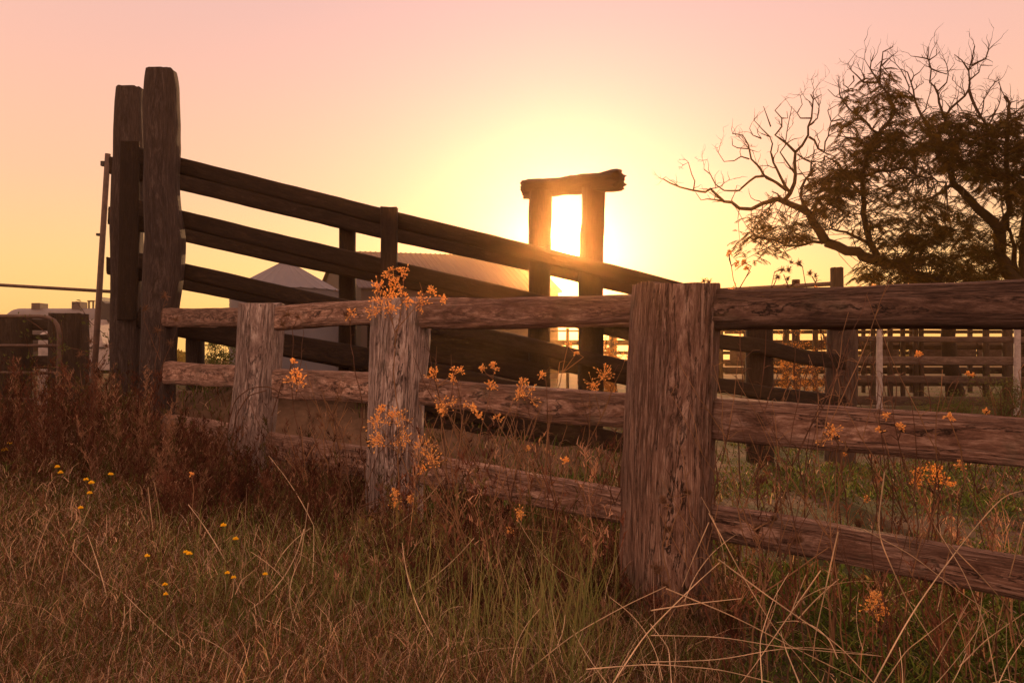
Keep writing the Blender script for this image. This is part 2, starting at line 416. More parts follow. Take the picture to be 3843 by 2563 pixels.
rail('side_board', M['ramp'], ramp_o, [(1330,1300),(1700,1385),(2230,1500)], [(1330,1380),(1700,1462),(2230,1580)], lambda x: 7.98, .04, n=20, amp=.005, ex=6)
# deck boards across the ramp
mb = MB()
for i in range(34):
    x = 560+i*48
    y = 1188+(x-560)*.222+16
    a = P(x, y, 7.0); b = P(x, y, 7.85); z = a.z
    w = .048
    mb.box((a.x-w, 7.02, z-.03+.01*noise.noise((i*3.1, 0, 0))), (a.x+w, 7.9, z+.006*noise.noise((i*1.7, 3, 0))))
mb.build('deck_boards', M['darkyard'], ramp_o, smooth=False)

# slide gate frame at the foot of the ramp
gf = thing('slide_gate_frame', 'black silhouetted timber frame with a rough log across two posts, low sun shining through', 'gate frame', (P(2130, 1330, 7.5).x, 7.5, 0))
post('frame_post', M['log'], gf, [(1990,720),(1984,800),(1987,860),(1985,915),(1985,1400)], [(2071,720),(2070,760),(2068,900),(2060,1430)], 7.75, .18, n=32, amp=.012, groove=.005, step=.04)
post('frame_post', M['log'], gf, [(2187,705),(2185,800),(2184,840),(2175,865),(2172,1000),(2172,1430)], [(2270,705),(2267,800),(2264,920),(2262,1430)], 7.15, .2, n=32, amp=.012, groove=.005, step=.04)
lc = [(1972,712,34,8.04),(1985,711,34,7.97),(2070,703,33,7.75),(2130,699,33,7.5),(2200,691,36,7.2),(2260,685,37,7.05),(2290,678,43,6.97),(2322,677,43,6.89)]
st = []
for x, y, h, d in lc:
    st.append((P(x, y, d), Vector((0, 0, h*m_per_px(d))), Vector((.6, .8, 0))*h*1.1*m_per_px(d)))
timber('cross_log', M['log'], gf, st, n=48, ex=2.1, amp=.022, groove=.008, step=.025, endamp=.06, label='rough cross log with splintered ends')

# ------------------------------------------------------------------ left background
pole = thing('leaning_steel_pole', 'thin rusty steel pole leaning beside the tall ramp posts', 'pole', (P(372, 1330, 8.3).x, 8.3, 0))
mb = MB(); a, b = P(405, 578, 8.3), P(366, 1205, 8.3)
dirv = (b-a); bot = a+dirv*((a.z)/(a.z-b.z))
mb.tube([a, b, bot], [.028, .03, .03], 10); mb.build('pipe', M['steel'], pole)
mb = MB(); c = P(393, 617, 8.3); mb.box(c-Vector((.035, .02, .02)), c+Vector((.0, .02, .03))); mb.build('clip', M['black'], pole, smooth=False); mb = MB(); c = P(371, 882, 8.3); mb.box(c-Vector((.02, .02, .01)), c+Vector((.03, .02, .015)))
mb.build('clip', M['black'], pole, smooth=False)
# far pipe rail crossing to the left
pr = thing('pipe_rail', 'long straight pipe rail on posts crossing the sky at far left', 'rail', (P(-200, 1330, 10).x, 10, 0))
mb = MB(); mb.tube([P(-700, 1036, 10.), P(0, 1070, 10.), P(440, 1096, 10.)], .021, 10); mb.build('rail', M['steel'], pr)
for x, yy in ((-420, 1046), (432, 1095)):
    mb = MB(); c = P(x, yy, 10.); mb.tube([c+Vector((0, 0, .03)), (c.x, c.y, -.1)], .035, 8); mb.build('post', M['steel'], pr)
# pipe gate
pg = thing('pipe_gate', 'rusty tubular gate with a rounded top corner at left edge', 'gate', (P(0, 1330, 9).x, 9, 0))
pts = [P(-900, 1176, 9)]+[P(x, y, 9) for x, y in ((-300,1182),(0,1187),(150,1188),(180,1192),(203,1203),(216,1222),(222,1250))]
e = pts[-1]; pts.append(Vector((e.x, e.y, .15)))
pts2 = pts+[Vector((e.x-.1, e.y, .12)), Vector((P(-900, 1176, 9).x, 9, .12))]
MB().tube(pts2, .023, 10).build('gate_frame', M['steel'], pg)
for yy in (1298, 1400, 1500):
    MB().tube([P(-900, yy-4, 9), P(222, yy, 9)], .019, 8).build('gate_bar', M['steel'], pg)
sy = thing('yard_fence', 'dark solid timber yard panel with a broad stump post behind the pipe gate', 'fence', (P(150, 1330, 9.6).x, 9.6, 0))
post('stump_post', M['darkyard'], sy, [(196,1180),(194,1300),(190,1600)], [(322,1178),(324,1300),(326,1600)], 9.6, .3, n=32, amp=.015, groove=.005, step=.05)
post('post', M['darkyard'], sy, [(-10,1192),(-10,1600)], [(108,1190),(108,1600)], 9.8, .3, n=24, amp=.012, groove=.004, step=.06)
for yt, yb in ((1197, 1240), (1256, 1276), (1335, 1385)):
    rail('board', M['darkyard'], sy, [(-700, yt-2), (200, yt)], [(-700, yb-2), (200, yb)], lambda x: 9.9, .05, n=16, amp=.005, step=.1)
# tanker trailer
tk = thing('tanker_trailer', 'grey cylindrical tanker trailer with box hatches parked far off at left', 'trailer', (P(220, 1330, 40).x, 40, 0))
def cyl_x(x0, x1, y, z, r, n=40, dome=.5):
    v = []; f = []; prof = []
    for k in range(6): t = k/5*math.pi/2; prof.append((x0+dome*(1-math.sin(t)), r*math.cos(math.pi/2-t) if k else .01))
    prof = [(x0+dome*(1-math.cos(math.pi/2*(1-k/6.))) if False else x0+dome*(1-math.sin(math.pi/2*k/6.)), max(.01, 1)*r*0) for k in range(0)]
    for k in range(7):
        t = math.pi/2*k/6; prof.append((x0+dome*(1-math.sin(t)), r*math.sin(t)**.6 if k else .01))
    prof.sort(key=lambda q: q[1])
    prof = [(x0+dome*(1-math.cos(math.asin(min(1, rr/r)))), rr) for rr in [r*s_ for s_ in (.01,.3,.55,.75,.88,.96,1.)]]
    prof += [(x1-(px_-x0), rr) for px_, rr in reversed(prof)]
    for x, rr in prof:
        for k in range(n):
            a = 2*math.pi*k/n; v.append((x, y+rr*math.cos(a), z+rr*math.sin(a)))
    for i in range(len(prof)-1):
        for k in range(n):
            k2 = (k+1) % n; f.append((i*n+k, i*n+k2, (i+1)*n+k2, (i+1)*n+k))
    return v, f
x0, x1 = P(22, 1200, 40).x, P(470, 1200, 40).x
v, f = cyl_x(x0, x1, 40, 2.18, 1.13, dome=.75); MB().add(v, f).build('tank', M['tank'], tk)
for (a_, b_, yt) in ((134, 166, 1139), (284, 315, 1134)):
    pa, pb = P(a_, yt, 40), P(b_, 1165, 40)
    h = MB().box((pa.x, 39.6, pb.z-.1), (pb.x, 40.3, pa.z)).build('hatch_box', M['galvroof'], tk, smooth=False)
pa = P(333, 1133, 40)
mb = MB()
mb.box((pa.x, 39.9, 3.2), (pa.x+.07, 39.97, pa.z)); mb.box((pa.x+.21, 39.9, 3.2), (pa.x+.28, 39.97, pa.z)); mb.box((pa.x-.03, 39.88, pa.z-.0), (pa.x+.31, 40, pa.z+.07))
mb.build('vent_bracket', M['black'], tk, smooth=False)
MB().box((x0+.3, 39.3, .95), (x1-.2, 40.7, 1.15)).build('chassis', M['black'], tk, smooth=False)
def wheel(parent, x, y, r, w=.28):
    mb = MB(); prof = [(-w/2, r*.6), (-w/2, r*.93), (-w/2+.04, r), (w/2-.04, r), (w/2, r*.93), (w/2, r*.6)]; n = 28; v = []; f = []
    for yy, rr in prof:
        for k in range(n):
            a = 2*math.pi*k/n; v.append((x+rr*math.cos(a), y+yy, r+rr*math.sin(a)))
    for i in range(5):
        for k in range(n): f.append((i*n+k, (i+1)*n+k, (i+1)*n+(k+1) % n, i*n+(k+1) % n))
    mb.add(v, f); o = mb.build('wheel', M['rubber'], parent)
    mb = MB(); v = [(x, y-w/2+.02, r)]+[(x+r*.62*math.cos(2*math.pi*k/n), y-w/2+.05, r+r*.62*math.sin(2*math.pi*k/n)) for k in range(n)]
    mb.add(v, [(0, k+1, (k+1) % n+1) for k in range(n)]); mb.build('rim', M['white'], o)
for x in (x0+.9, x0+2.1, x0+3.3): wheel(tk, x, 39.3, .5)
# white truck standing behind the weeds
wt = thing('farm_truck', 'white farm truck with black exhaust stack, mostly hidden by weeds left of the tall posts', 'truck', (P(370, 1330, 24).x, 24, 0))
pa, pb = P(318, 1203, 24), P(432, 1330, 24)
mb = MB(); X0, X1, Z0, Z1 = pa.x, pb.x+.5, .55, pa.z
v = [(X0,23,Z0),(X1,23,Z0),(X1,23,1.25),(X1-.35,23,1.3),(X1-.55,23.05,Z1),(X0,23.05,Z1)]
v += [(x, 25, z) for x, _, z in v]; n_ = 6
f = [tuple(range(6))[::-1], tuple(range(6, 12))]+[(i, (i+1) % 6, (i+1) % 6+6, i+6) for i in range(6)]
mb.add(v, [q if i > 1 else q for i, q in enumerate(f)]); mb.build('cab', M['white'], wt, smooth=False)
MB().box((X0+.15, 22.98, 1.4), (X0+.62, 22.995, Z1-.15)).build('window', M['glass'], wt, smooth=False)
MB().box((X0+.1, 22.97, 1.17), (X1-.3, 22.995, 1.22)).build('trim', M['black'], wt, smooth=False)
wheel(wt, X0+.55, 22.95, .42); MB().box((X0-.4, 23.2, .45), (X1-.1, 24.8, .56)).build('chassis', M['black'], wt, smooth=False)
pa = P(388, 1150, 24)
mb = MB(); q = [P(x, y, 24) for x, y in ((385,1160),(397,1120),(405,1118),(407,1132),(420,1142),(440,1142),(440,1207),(398,1207))]
v = [(p.x, 23.6, p.z) for p in q]+[(p.x, 24.3, p.z) for p in q]; k = len(q)
mb.add(v, [tuple(range(k)), tuple(range(k, 2*k))[::-1]]+[(i, i+k, (i+1) % k+k, (i+1) % k) for i in range(k)]); mb.build('loader_hood', M['black'], wt, smooth=False)
# trough (white round end) between the boards
tr = thing('white_drum', 'pale round topped drum seen through the yard boards', 'drum', (P(172, 1330, 11).x, 11, 0))
mb = MB(); c = P(175, 1245, 11); rr = .1; v = []; f = []
for i, (r_, z_) in enumerate(((.001, c.z), (rr*.5, c.z-.01), (rr*.85, c.z-.04), (rr, c.z-.09), (rr, 0))):
    for k in range(20): v.append((c.x+r_*math.cos(k*math.pi/10), 11+r_*math.sin(k*math.pi/10), z_))
for i in range(4):
    for k in range(20): f.append((i*20+k, (i+1)*20+k, (i+1)*20+(k+1) % 20, i*20+(k+1) % 20))
mb.add(v, f).build('drum_shell', M['white'], tr)

# ------------------------------------------------------------------ silo and shed
silo = thing('grain_silo', 'round metal silo with a shallow cone roof behind the ramp rails', 'silo', (P(1072, 1330, 30).x, 30, 0))
sc_ = P(1072, 1330, 30); sr = 200*m_per_px(30); ze = P(0, 1094, 30).z; za = P(0, 978, 30).z
n = 96; v = []; f = []
for i in range(9):
    t = i/8; r_ = sr*1.02*t+.02; z_ = za+(ze-za)*t
    for k in range(n):
        a = 2*math.pi*k/n; rib = .022*(1 if k % 4 == 0 else 0)
        v.append((sc_.x+r_*math.cos(a), 30+r_*math.sin(a), z_+rib))
for i in range(8):
    for k in range(n): f.append((i*n+k, (i+1)*n+k, (i+1)*n+(k+1) % n, i*n+(k+1) % n))
MB().add(v, f).build('roof', M['galv'], silo, smooth=False)
v = []; f = []; m_ = 44
for i in range(m_+1):
    z_ = ze*(1-i/m_); r_ = sr*(1+.006*(i % 2))
    for k in range(n): a = 2*math.pi*k/n; v.append((sc_.x+r_*math.cos(a), 30+r_*math.sin(a), z_))
for i in range(m_):
    for k in range(n): f.append((i*n+k, (i+1)*n+k, (i+1)*n+(k+1) % n, i*n+(k+1) % n))
MB().add(v, f).build('wall', M['galv'], silo)
MB().tube([(sc_.x, 30, za-.1), (sc_.x, 30, za+.1)], [.22, .15], 16).build('cap', M['galv'], silo)

shed = thing('farm_shed', 'large corrugated metal shed with a long low pitched roof beyond the ramp', 'shed', (P(1700, 1330, 34).x, 34, 0))
K_ = .44; A = P(1345, 1078, 70*K_); A2 = P(2110, 1095, 75*K_); B = P(1255, 944, 78*K_); B2 = P(1990, 967, 83*K_)
C_ = B+(B-A)*1.0; C_.z = A.z; C2 = B2+(B2-A2); C2.z = A.z
A2.z = A.z; B2.z = B.z
def roof(p0, p1, q1, q0, name):     # p0-p1 eave, q0-q1 ridge; ribbed sheet with thickness
    v = []; f = []; m_ = 160
    for i in range(m_+1):
        t = i/m_; a = p0.lerp(p1, t); b = q0.lerp(q1, t); h = .03 if i % 4 == 0 else 0.
        for s_ in (0, 1, 1, 0):
            pass
        v += [a+Vector((0, 0, h)), b+Vector((0, 0, h)), b-Vector((0, 0, .05)), a-Vector((0, 0, .05))]
    for i in range(m_):
        for k in range(4): f.append((i*4+k, i*4+(k+1) % 4, (i+1)*4+(k+1) % 4, (i+1)*4+k))
    f += [(0, 1, 2, 3), tuple(m_*4+k for k in (3, 2, 1, 0))]
    MB().add(v, f).build(name, M['galvroof'], shed, smooth=False)
roof(A, A2, B2, B, 'roof'); roof(C_, C2, B2+Vector((0, 0, .03)), B+Vector((0, 0, .03)), 'roof')
ins = lambda p, q, k: p.lerp(q, k)
def wallq(pts, name, mat):
    mb = MB(); mb.add(pts, [tuple(range(len(pts)))]); mb.build(name, mat, shed, smooth=False)
cen = (A+A2+C_+C2)/4
def sh(p, z): q = p.lerp(Vector((cen.x, cen.y, p.z)), .03); return Vector((q.x, q.y, z))
wallq([sh(A, 0), sh(A2, 0), sh(A2, A.z), sh(A, A.z)], 'front_wall', M['shedwall'])
wallq([sh(A, 0), sh(C_, 0), sh(C_, A.z), sh(B, B.z-.1), sh(A, A.z)], 'gable_wall', M['shedwall'])
wallq([sh(A2, 0), sh(C2, 0), sh(C2, A.z), sh(B2, B.z-.1), sh(A2, A.z)], 'gable_wall', M['shedwall'])
wallq([sh(C_, 0), sh(C2, 0), sh(C2, A.z), sh(C_, A.z)], 'back_wall', M['shedwall'])
for t0, t1 in ((.06, .16), (.25, .36), (.5, .6)):
    a, b = sh(A, 0).lerp(sh(A2, 0), t0), sh(A, 0).lerp(sh(A2, 0), t1)
    o_ = Vector((0, -.05, 0))
    wallq([a+o_, b+o_, b+o_+Vector((0, 0, 2.3)), a+o_+Vector((0, 0, 2.3))], 'doorway_shade', M['shade'])  # flat dark panels on the wall, painted as the shade inside openings

# ------------------------------------------------------------------ right background yards
mp_ = thing('post_and_pipe_fence', 'dark post and pipe rail rising behind the front fence near the tree', 'fence', (P(3140, 1330, 12).x, 12, 0))
post('post', M['darkyard'], mp_, [(3120,1006),(3120,1300)], [(3162,1005),(3162,1300)], 12, .17, n=24, amp=.004, step=.08)
post('post', M['darkyard'], mp_, [(2974,1050),(2974,1300)], [(3000,1050),(3000,1300)], 13.5, .12, n=16, amp=.004, step=.08)
mb = MB(); mb.tube([P(2600, 1096, 16.), P(2705, 1089, 15.), P(2975, 1074, 13.6), P(3125, 1065, 12.1)], [.042, .04, .036, .034], 8); mb.build('rail', M['steel'], mp_)
post('post', M['darkyard'], mp_, [(2610,1080),(2610,1300)], [(2634,1080),(2634,1300)], 16, .12, n=16, amp=.004, step=.1)

yf = thing('white_post_yard_fence', 'yard fence of four wooden boards on chipped white posts at right', 'fence', (P(3560, 1330, 13).x, 13, 0))
for l, r_ in ((3292, 3310), (3808, 3828), (4330, 4350)):
    post('post', M['white'], yf, [(l, 1228), (l-2, 1400)], [(r_, 1228), (r_+1, 1400)], 12.95, .08, n=12, amp=.004, step=.1)
for yt, yb in ((1264, 1285), (1339, 1370), (1410, 1440), (1487, 1523)):
    rail('board', M['yard'], yf, [(3090, yt-3), (3843, yt+(3 if yt > 1400 else 0)), (4450, yt+4)], [(3090, yb-5), (3843, yb+2), (4450, yb+6)], lambda x: 13.05+.0004*(3843-x), .04, n=16, amp=.005, step=.12)
yb_ = thing('rear_yard_fence', 'dark yard fence with closely spaced posts behind the white post fence', 'fence', (P(3500, 1330, 17).x, 17, 0))
for x, w_ in ((2950, 20), (3060, 18), (3184, 20), (3276, 16), (3340, 17), (3388, 15), (3436, 16), (3457, 16), (3560, 22), (3700, 20), (3780, 30), (3900, 24), (4060, 24), (4220, 20)):
    yt = 1222+random.uniform(-6, 6)
    post('post', M['darkyard'], yb_, [(x-w_/2, yt), (x-w_/2, 1400)], [(x+w_/2, yt+2), (x+w_/2+1, 1400)], 17, w_*m_per_px(17), n=12, amp=.004, step=.15)
for yt, yb2 in ((1243, 1251), (1293, 1311), (1350, 1372), (1382, 1402), (1420, 1448)):
    rail('rail', M['darkyard'], yb_, [(2720, yt+2), (4300, yt)], [(2720, yb2+2), (4300, yb2)], lambda x: 17.15, .04, n=12, amp=.006, step=.25)
yc = thing('far_cattle_pens', 'far cattle pens of rails and solid gates behind the yards', 'pens', (P(3500, 1330, 21).x, 21, 0))
for x, w_ in ((2060, 10), (2130, 12), (2300, 28), (2420, 20), (2560, 20), (2700, 26), (2800, 18), (3240, 14), (3420, 14), (3640, 16), (3840, 14), (4050, 14)):
    post('post', M['darkyard'], yc, [(x-w_/2, 1232), (x-w_/2, 1360)], [(x+w_/2, 1232), (x+w_/2, 1360)], 21, w_*m_per_px(21), n=12, amp=.004, step=.3)
for yt, yb2 in ((1239, 1245), (1276, 1296), (1318, 1330), (1350, 1366), (1378, 1400)):
    rail('rail', M['darkyard'], yc, [(2030, yt), (4100, yt)], [(2030, yb2), (4100, yb2)], lambda x: 21.2, .05, n=12, amp=.006, step=.5)
for x0_, x1_ in ((3240, 3330), (3340, 3372), (3790, 3880), (2740, 2840), (3460, 3580), (3590, 3662), (3668, 3760), (2850, 2960)):
    rail('gate_panel', M['yard'], yc, [(x0_, 1286), (x1_, 1286)], [(x0_, 1352), (x1_, 1352)], lambda x: 20.9, .06, n=16, ex=8, amp=.004, step=.3)

# ------------------------------------------------------------------ trees
TS = 1.568
def TP(x, y, d): return P(2443+x/TS, 100+y/TS, d)
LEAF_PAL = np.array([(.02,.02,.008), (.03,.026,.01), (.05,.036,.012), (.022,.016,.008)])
def make_tree(name, label, base_px, limbs, fol, D, seed, ntwig):
    rnd = random.Random(seed)
    bx = P(base_px, 1330, D)
    t = thing(name, label, 'tree', (bx.x, D, 0))
    wood_mb = MB(); trunk_mb = MB(); nodes = []
    def zig(pts, amp):
        out = [pts[0]]
        for i in range(1, len(pts)):
            a, b = pts[i-1], pts[i]; L = (b-a).length
            k = max(1, int(L/.15))
            for j in range(1, k+1):
                q = a.lerp(b, j/k)
                if j < k: q = q+Vector((rnd.gauss(0, 1), rnd.gauss(0, 1), rnd.gauss(0, 1)))*amp
                out.append(q)
        return out
    def twig(p, dirv, L, r, depth):
        pts = [p]; d = dirv.normalized(); k = 5
        for i in range(k):
            d = (d+Vector((rnd.gauss(0, .33), rnd.gauss(0, .33), rnd.gauss(0.06, .33)))).normalized()
            pts.append(pts[-1]+d*L/k)
        wood_mb.tube(pts, [r*(1-.75*i/k) for i in range(k+1)], 4, False)
        if depth > 0:
            for i in range(1, k+1):
                if rnd.random() < .62:
                    dd = (d+Vector((rnd.uniform(-1, 1), rnd.uniform(-1, 1), rnd.uniform(-.5, 1)))).normalized()
                    twig(pts[i], dd, L*rnd.uniform(.4, .7), r*.6, depth-1)
    for li, (r0, r1, dd, pts) in enumerate(limbs):
        d0 = D+dd[0]*.66; d1 = D+dd[1]*.66; k = len(pts)
        w = [TP(x, y, d0+(d1-d0)*i/max(1, k-1)) for i, (x, y) in enumerate(pts)]
        if li == 0 or (r0 > 30 and pts[0][1] > 1480):
            w = [Vector((w[0].x+.25, w[0].y, -.2))]+w
        z = zig(w, .02 if r0 < 12 else .024)
        rr = [(r0+(r1-r0)*(i/(len(z)-1))**.8)/2*m_per_px(D)/TS*1.6 for i in range(len(z))]
        (trunk_mb if r0 > 30 else wood_mb).tube(z, rr, 10 if r0 > 14 else 6)
        for i in range(len(z)): nodes.append((z[i], rr[i], (z[min(i+1, len(z)-1)]-z[max(i-1, 0)]).normalized()))
    thin = [n_ for n_ in nodes if n_[1] < .05]
    for _ in range(ntwig):
        p, r_, dv = rnd.choice(thin)
        dd = dv*.6+Vector((rnd.uniform(-1, 1), rnd.uniform(-1, 1), rnd.uniform(-.3, 1.1)))
        twig(p, dd, rnd.uniform(.2, .6), max(.005, min(r_*.6, .011)), 1 if rnd.random() < .6 else 0)
    trunk_mb.build('trunk', M['bark'], t)
    # feathery fronds
    V = []; Tt = []; Cc = []
    for cx, cy, rx, ry, dens in fol:
        nf = int(rx*ry/100*dens*2.6)
        for _ in range(nf):
            a = rnd.uniform(0, 2*math.pi); q = rnd.random()**.5
            x = cx+rx*1.08*q*math.cos(a); y = cy+ry*1.08*q*math.sin(a)
            d = D+rnd.gauss(0, .6)
            # clumping: skip where noise is low so sky shows through
            if noise.noise((x*.014, y*.018, seed)) + .35*noise.noise((x*.05, y*.06, seed+4)) < -.11: continue
            p = TP(x, y, d)
            ang = rnd.uniform(0, 2*math.pi)
            dirv = Vector((math.cos(ang), math.sin(ang)*.7, rnd.uniform(-.25, .35))).normalized()
            L = rnd.uniform(36, 66)*m_per_px(D); k = 9
            side = dirv.cross(Vector((0, 0, 1))).normalized()
            col = LEAF_PAL[rnd.randrange(4)]*rnd.uniform(.7, 1.3)
            pr_ = p; dv = dirv.copy()
            for i in range(k):
                dv = (dv+Vector((0, 0, -.10))).normalized()
                pn = pr_+dv*L/k
                w_ = L*.26*math.sin(math.pi*(i+1.2)/(k+1.6))
                for s_ in (-1, 1):
                    tip = pn+side*s_*w_+dv*w_*.45-Vector((0, 0, w_*rnd.uniform(.1, .6)))
                    b0 = len(V)
                    V += [pr_, pn, tip]; Tt.append((b0, b0+1, b0+2)); Cc += [col]*3
                b0 = len(V); V += [pr_+side*.004, pn, pr_-side*.004]; Tt.append((b0, b0+1, b0+2)); Cc += [col]*3
                pr_ = pn
            # twig carrying the frond back to nearest limb (only some)
            if rnd.random() < .28:
                near_ = min(rnd.sample(nodes, 60), key=lambda n_: (n_[0]-p).length)
                if .1 < (near_[0]-p).length < 1.1:
                    mid = near_[0].lerp(p, .5)+Vector((rnd.gauss(0, .06), 0, rnd.gauss(0, .08)))
                    wood_mb.tube([near_[0], mid, p], [.009, .006, .004], 4, False)
    wood_mb.build('branches', M['bark'], t)
    np_mesh('crown', np.array([tuple(q) for q in V]), np.zeros((0, 4), int), np.array(Tt), np.array(Cc), M['leaf'], t)
    return t
LL = [
 (62, 34, (0,0), [(1720,1560),(1640,1490),(1500,1420),(1300,1370),(1150,1320),(1030,1270)]),
 (36, 20, (0,.2), [(1030,1270),(990,1200),(930,1100),(880,1070),(830,1050),(750,1015)]),
 (18, 4, (.2,-.8), [(750,1015),(660,1040),(590,1075),(520,1070),(430,1030),(380,985),(350,955),(320,975),(250,965),(170,945),(110,920),(72,897)]),
 (7, 2, (0,.3), [(430,1030),(330,1015),(295,1022),(262,975)]),
 (5, 2, (-.5,-.2), [(250,965),(258,910),(240,870),(220,800),(185,818)]),
 (12, 3, (.2,.6), [(800,965),(740,920),(670,880),(615,885),(580,910),(540,945),(520,965),(430,965),(380,930),(350,870),(312,840)]),
 (9, 3, (0,0), [(760,1010),(745,985),(710,970)]),
 (17, 4, (.1,.8), [(780,1030),(820,980),(845,920),(850,870),(845,800),(850,740),(890,700),(925,640),(925,590),(945,540),(950,480),(955,430),(940,400)]),
 (5, 2, (.8,.8), [(955,430),(1005,400)]),
 (12, 3, (0,-.6), [(820,980),(790,940),(760,880),(720,800),(705,740),(715,690),(700,650),(650,630)]),
 (10, 3, (.3,.5), [(850,740),(800,690),(760,660),(730,640),(770,590),(770,540),(730,495),(765,455)]),
 (5, 2, (.4,.4), [(770,540),(805,540),(800,500)]),
 (5, 2, (-.6,-.6), [(700,650),(650,600),(605,550)]), (5, 2, (-.5,-.5), [(650,660),(600,640),(580,600)]),
 (5, 2, (-.5,-.5), [(705,590),(680,520),(662,470)]),
 (9, 3, (.3,0), [(670,885),(640,830),(590,780),(578,720),(570,690),(540,640),(478,630)]),
 (6, 2, (.2,-.3), [(578,780),(530,765),(490,790),(430,795),(395,740)]),
 (5, 2, (0,-.2), [(578,720),(510,715),(480,700),(478,660)]),
 (11, 5, (0,.4), [(880,1000),(890,940),(940,870),(943,800),(900,780),(860,750)]),
 (18, 9, (0,.2), [(940,1110),(900,1050),(880,1000)]),
 (9, 3, (.5,.9), [(930,650),(985,720),(1020,740),(1025,680),(1050,600),(1060,560),(1040,495)]),
 (4, 2, (.8,1.), [(1050,640),(1130,590)]), (4, 2, (.9,.9), [(1060,560),(1100,520)]),
 (6, 2, (.7,.3), [(945,540),(880,540),(860,510),(890,460),(880,410)]),
 (6, 2, (.7,1.), [(925,590),(980,540),(990,470),(950,390)]),
 (7, 2, (.5,.5), [(850,870),(800,800),(760,740),(790,700),(800,620),(815,540),(830,470)]),
 (26, 12, (.3,-.3), [(1340,1370),(1290,1280),(1260,1150),(1250,1000),(1250,850),(1290,700),(1340,630),(1400,560),(1440,500)]),
 (12, 3, (-.3,0), [(1440,500),(1380,380),(1330,310),(1290,250),(1310,170)]),
 (10, 3, (0,.3), [(1340,330),(1360,200),(1365,150),(1425,120)]),
 (7, 2, (0,.3), [(1360,230),(1400,190),(1450,150)]),
 (12, 4, (.3,.8), [(1250,1000),(1150,880),(1100,800),(1020,760)]),
 (8, 3, (0,.5), [(1290,700),(1200,660),(1100,640)]),
 (10, 2, (-.3,.4), [(1340,630),(1230,530),(1140,450),(1110,400),(1100,310)]),
 (4, 2, (.4,.4), [(1125,425),(1080,410),(1040,370)]),
 (8, 2, (.1,.1), [(1330,330),(1250,330),(1180,260),(1160,220)]),
 (6, 2, (.1,.1), [(1190,290),(1195,320),(1160,360),(1130,340)]),
 (14, 4, (.2,-.3), [(1290,1280),(1230,1250),(1150,1210),(1060,1190),(950,1180)]),
 (13, 4, (0,-.6), [(1030,1270),(950,1265),(870,1290),(800,1290),(700,1250),(600,1230)]),
 (14, 6, (0,.5), [(1250,880),(1380,850),(1500,830),(1620,890),(1740,920)]),
]
LFOL = [(1350,350,110,100,.45),(1250,430,110,70,.6),(1170,560,90,50,.5),(1420,450,120,90,.5),(1200,720,110,80,.9),(1380,720,140,110,.9),(1050,820,80,60,.6),
 (1060,930,120,90,1.1),(1200,880,120,100,1.),(1380,950,110,90,.5),(980,1010,80,70,.7),(1080,1090,120,70,.6),(680,1130,110,60,.55),(590,1230,90,60,.6),
 (760,1220,110,60,.6),(900,1190,90,60,.7),(600,1330,70,50,.35),(720,1320,80,40,.35),(1500,640,140,100,.8),(1550,1000,190,110,.35),(1450,1150,150,110,.45),
 (1500,1330,190,100,1.),(1300,1180,100,110,.45),(1240,1430,120,50,.45),(1400,1480,150,60,.8),(1650,1130,160,100,.5),(1700,1470,260,60,1.1),(1690,1280,190,120,1.)]
make_tree('leaning_tree', 'dark feathery tree with a long bare limb reaching left over the yards', 3600, LL, LFOL, 16., 3, 150)
RR = [
 (74, 40, (0,0), [(2170,1580),(2150,1500),(2090,1430),(2050,1350),(2050,1200),(2030,1160)]),
 (38, 14, (0,.4), [(2030,1160),(1930,1080),(1850,990),(1780,930),(1760,850),(1700,770),(1660,680),(1640,600)]),
 (13, 3, (.4,.6), [(1640,600),(1590,520),(1550,420),(1530,330),(1510,270),(1470,250)]),
 (14, 4, (.3,-.5), [(1660,680),(1700,600),(1740,520),(1800,450),(1870,370),(1870,260),(1890,190),(1905,115)]),
 (7, 2, (-.4,-.4), [(1870,260),(1830,200),(1785,165)]), (9, 4, (-.4,-.6), [(1890,230),(1970,190),(1985,140)]),
 (6, 2, (-.4,-.4), [(1870,320),(1930,270),(1940,230),(2010,230)]),
 (11, 5, (-.5,.3), [(1870,370),(1890,430),(1940,530),(1980,620),(2010,700),(2010,800),(2060,1000),(2080,1160)]),
 (11, 3, (.3,0), [(1720,540),(1690,400),(1640,330),(1650,250),(1630,190),(1635,120)]),
 (5, 2, (0,0), [(1630,190),(1570,180),(1530,175)]), (5, 2, (0,0), [(1635,200),(1680,170),(1680,135)]),
 (6, 2, (0,.2), [(1650,250),(1700,270),(1740,280),(1780,230)]), (6, 2, (.2,.2), [(1690,380),(1740,330),(1750,280),(1720,180)]),
 (7, 2, (.4,.4), [(1550,420),(1500,310),(1440,220),(1400,190)]), (6, 2, (.4,.4), [(1530,330),(1580,270),(1610,230)]),
 (6, 2, (.4,.4), [(1590,520),(1640,400),(1650,340)]),
 (30, 10, (.2,.6), [(2080,1200),(2110,1050),(2100,900),(2090,700),(2095,560),(2110,450),(2080,410)]),
 (6, 2, (.6,.6), [(2100,530),(2150,500),(2195,470)]), (5, 2, (.6,.6), [(2110,450),(2160,435)]),
 (6, 2, (.3,.3), [(1980,620),(2040,480),(2060,400),(2040,300)]), (5, 2, (.3,.3), [(1940,530),(1960,430),(2000,360),(2060,310)]),
 (40, 16, (0,-.5), [(2200,1560),(2190,1350),(2210,1100),(2230,900),(2260,700),(2290,500),(2330,400)]),
 (12, 3, (-.5,-.5), [(2260,700),(2200,580),(2230,500)]), (28, 10, (.2,.4), [(2150,1480),(2140,1300),(2110,1190)]),
 (14, 5, (.4,.2), [(1780,930),(1650,1010),(1500,1040),(1400,1060)]),
]
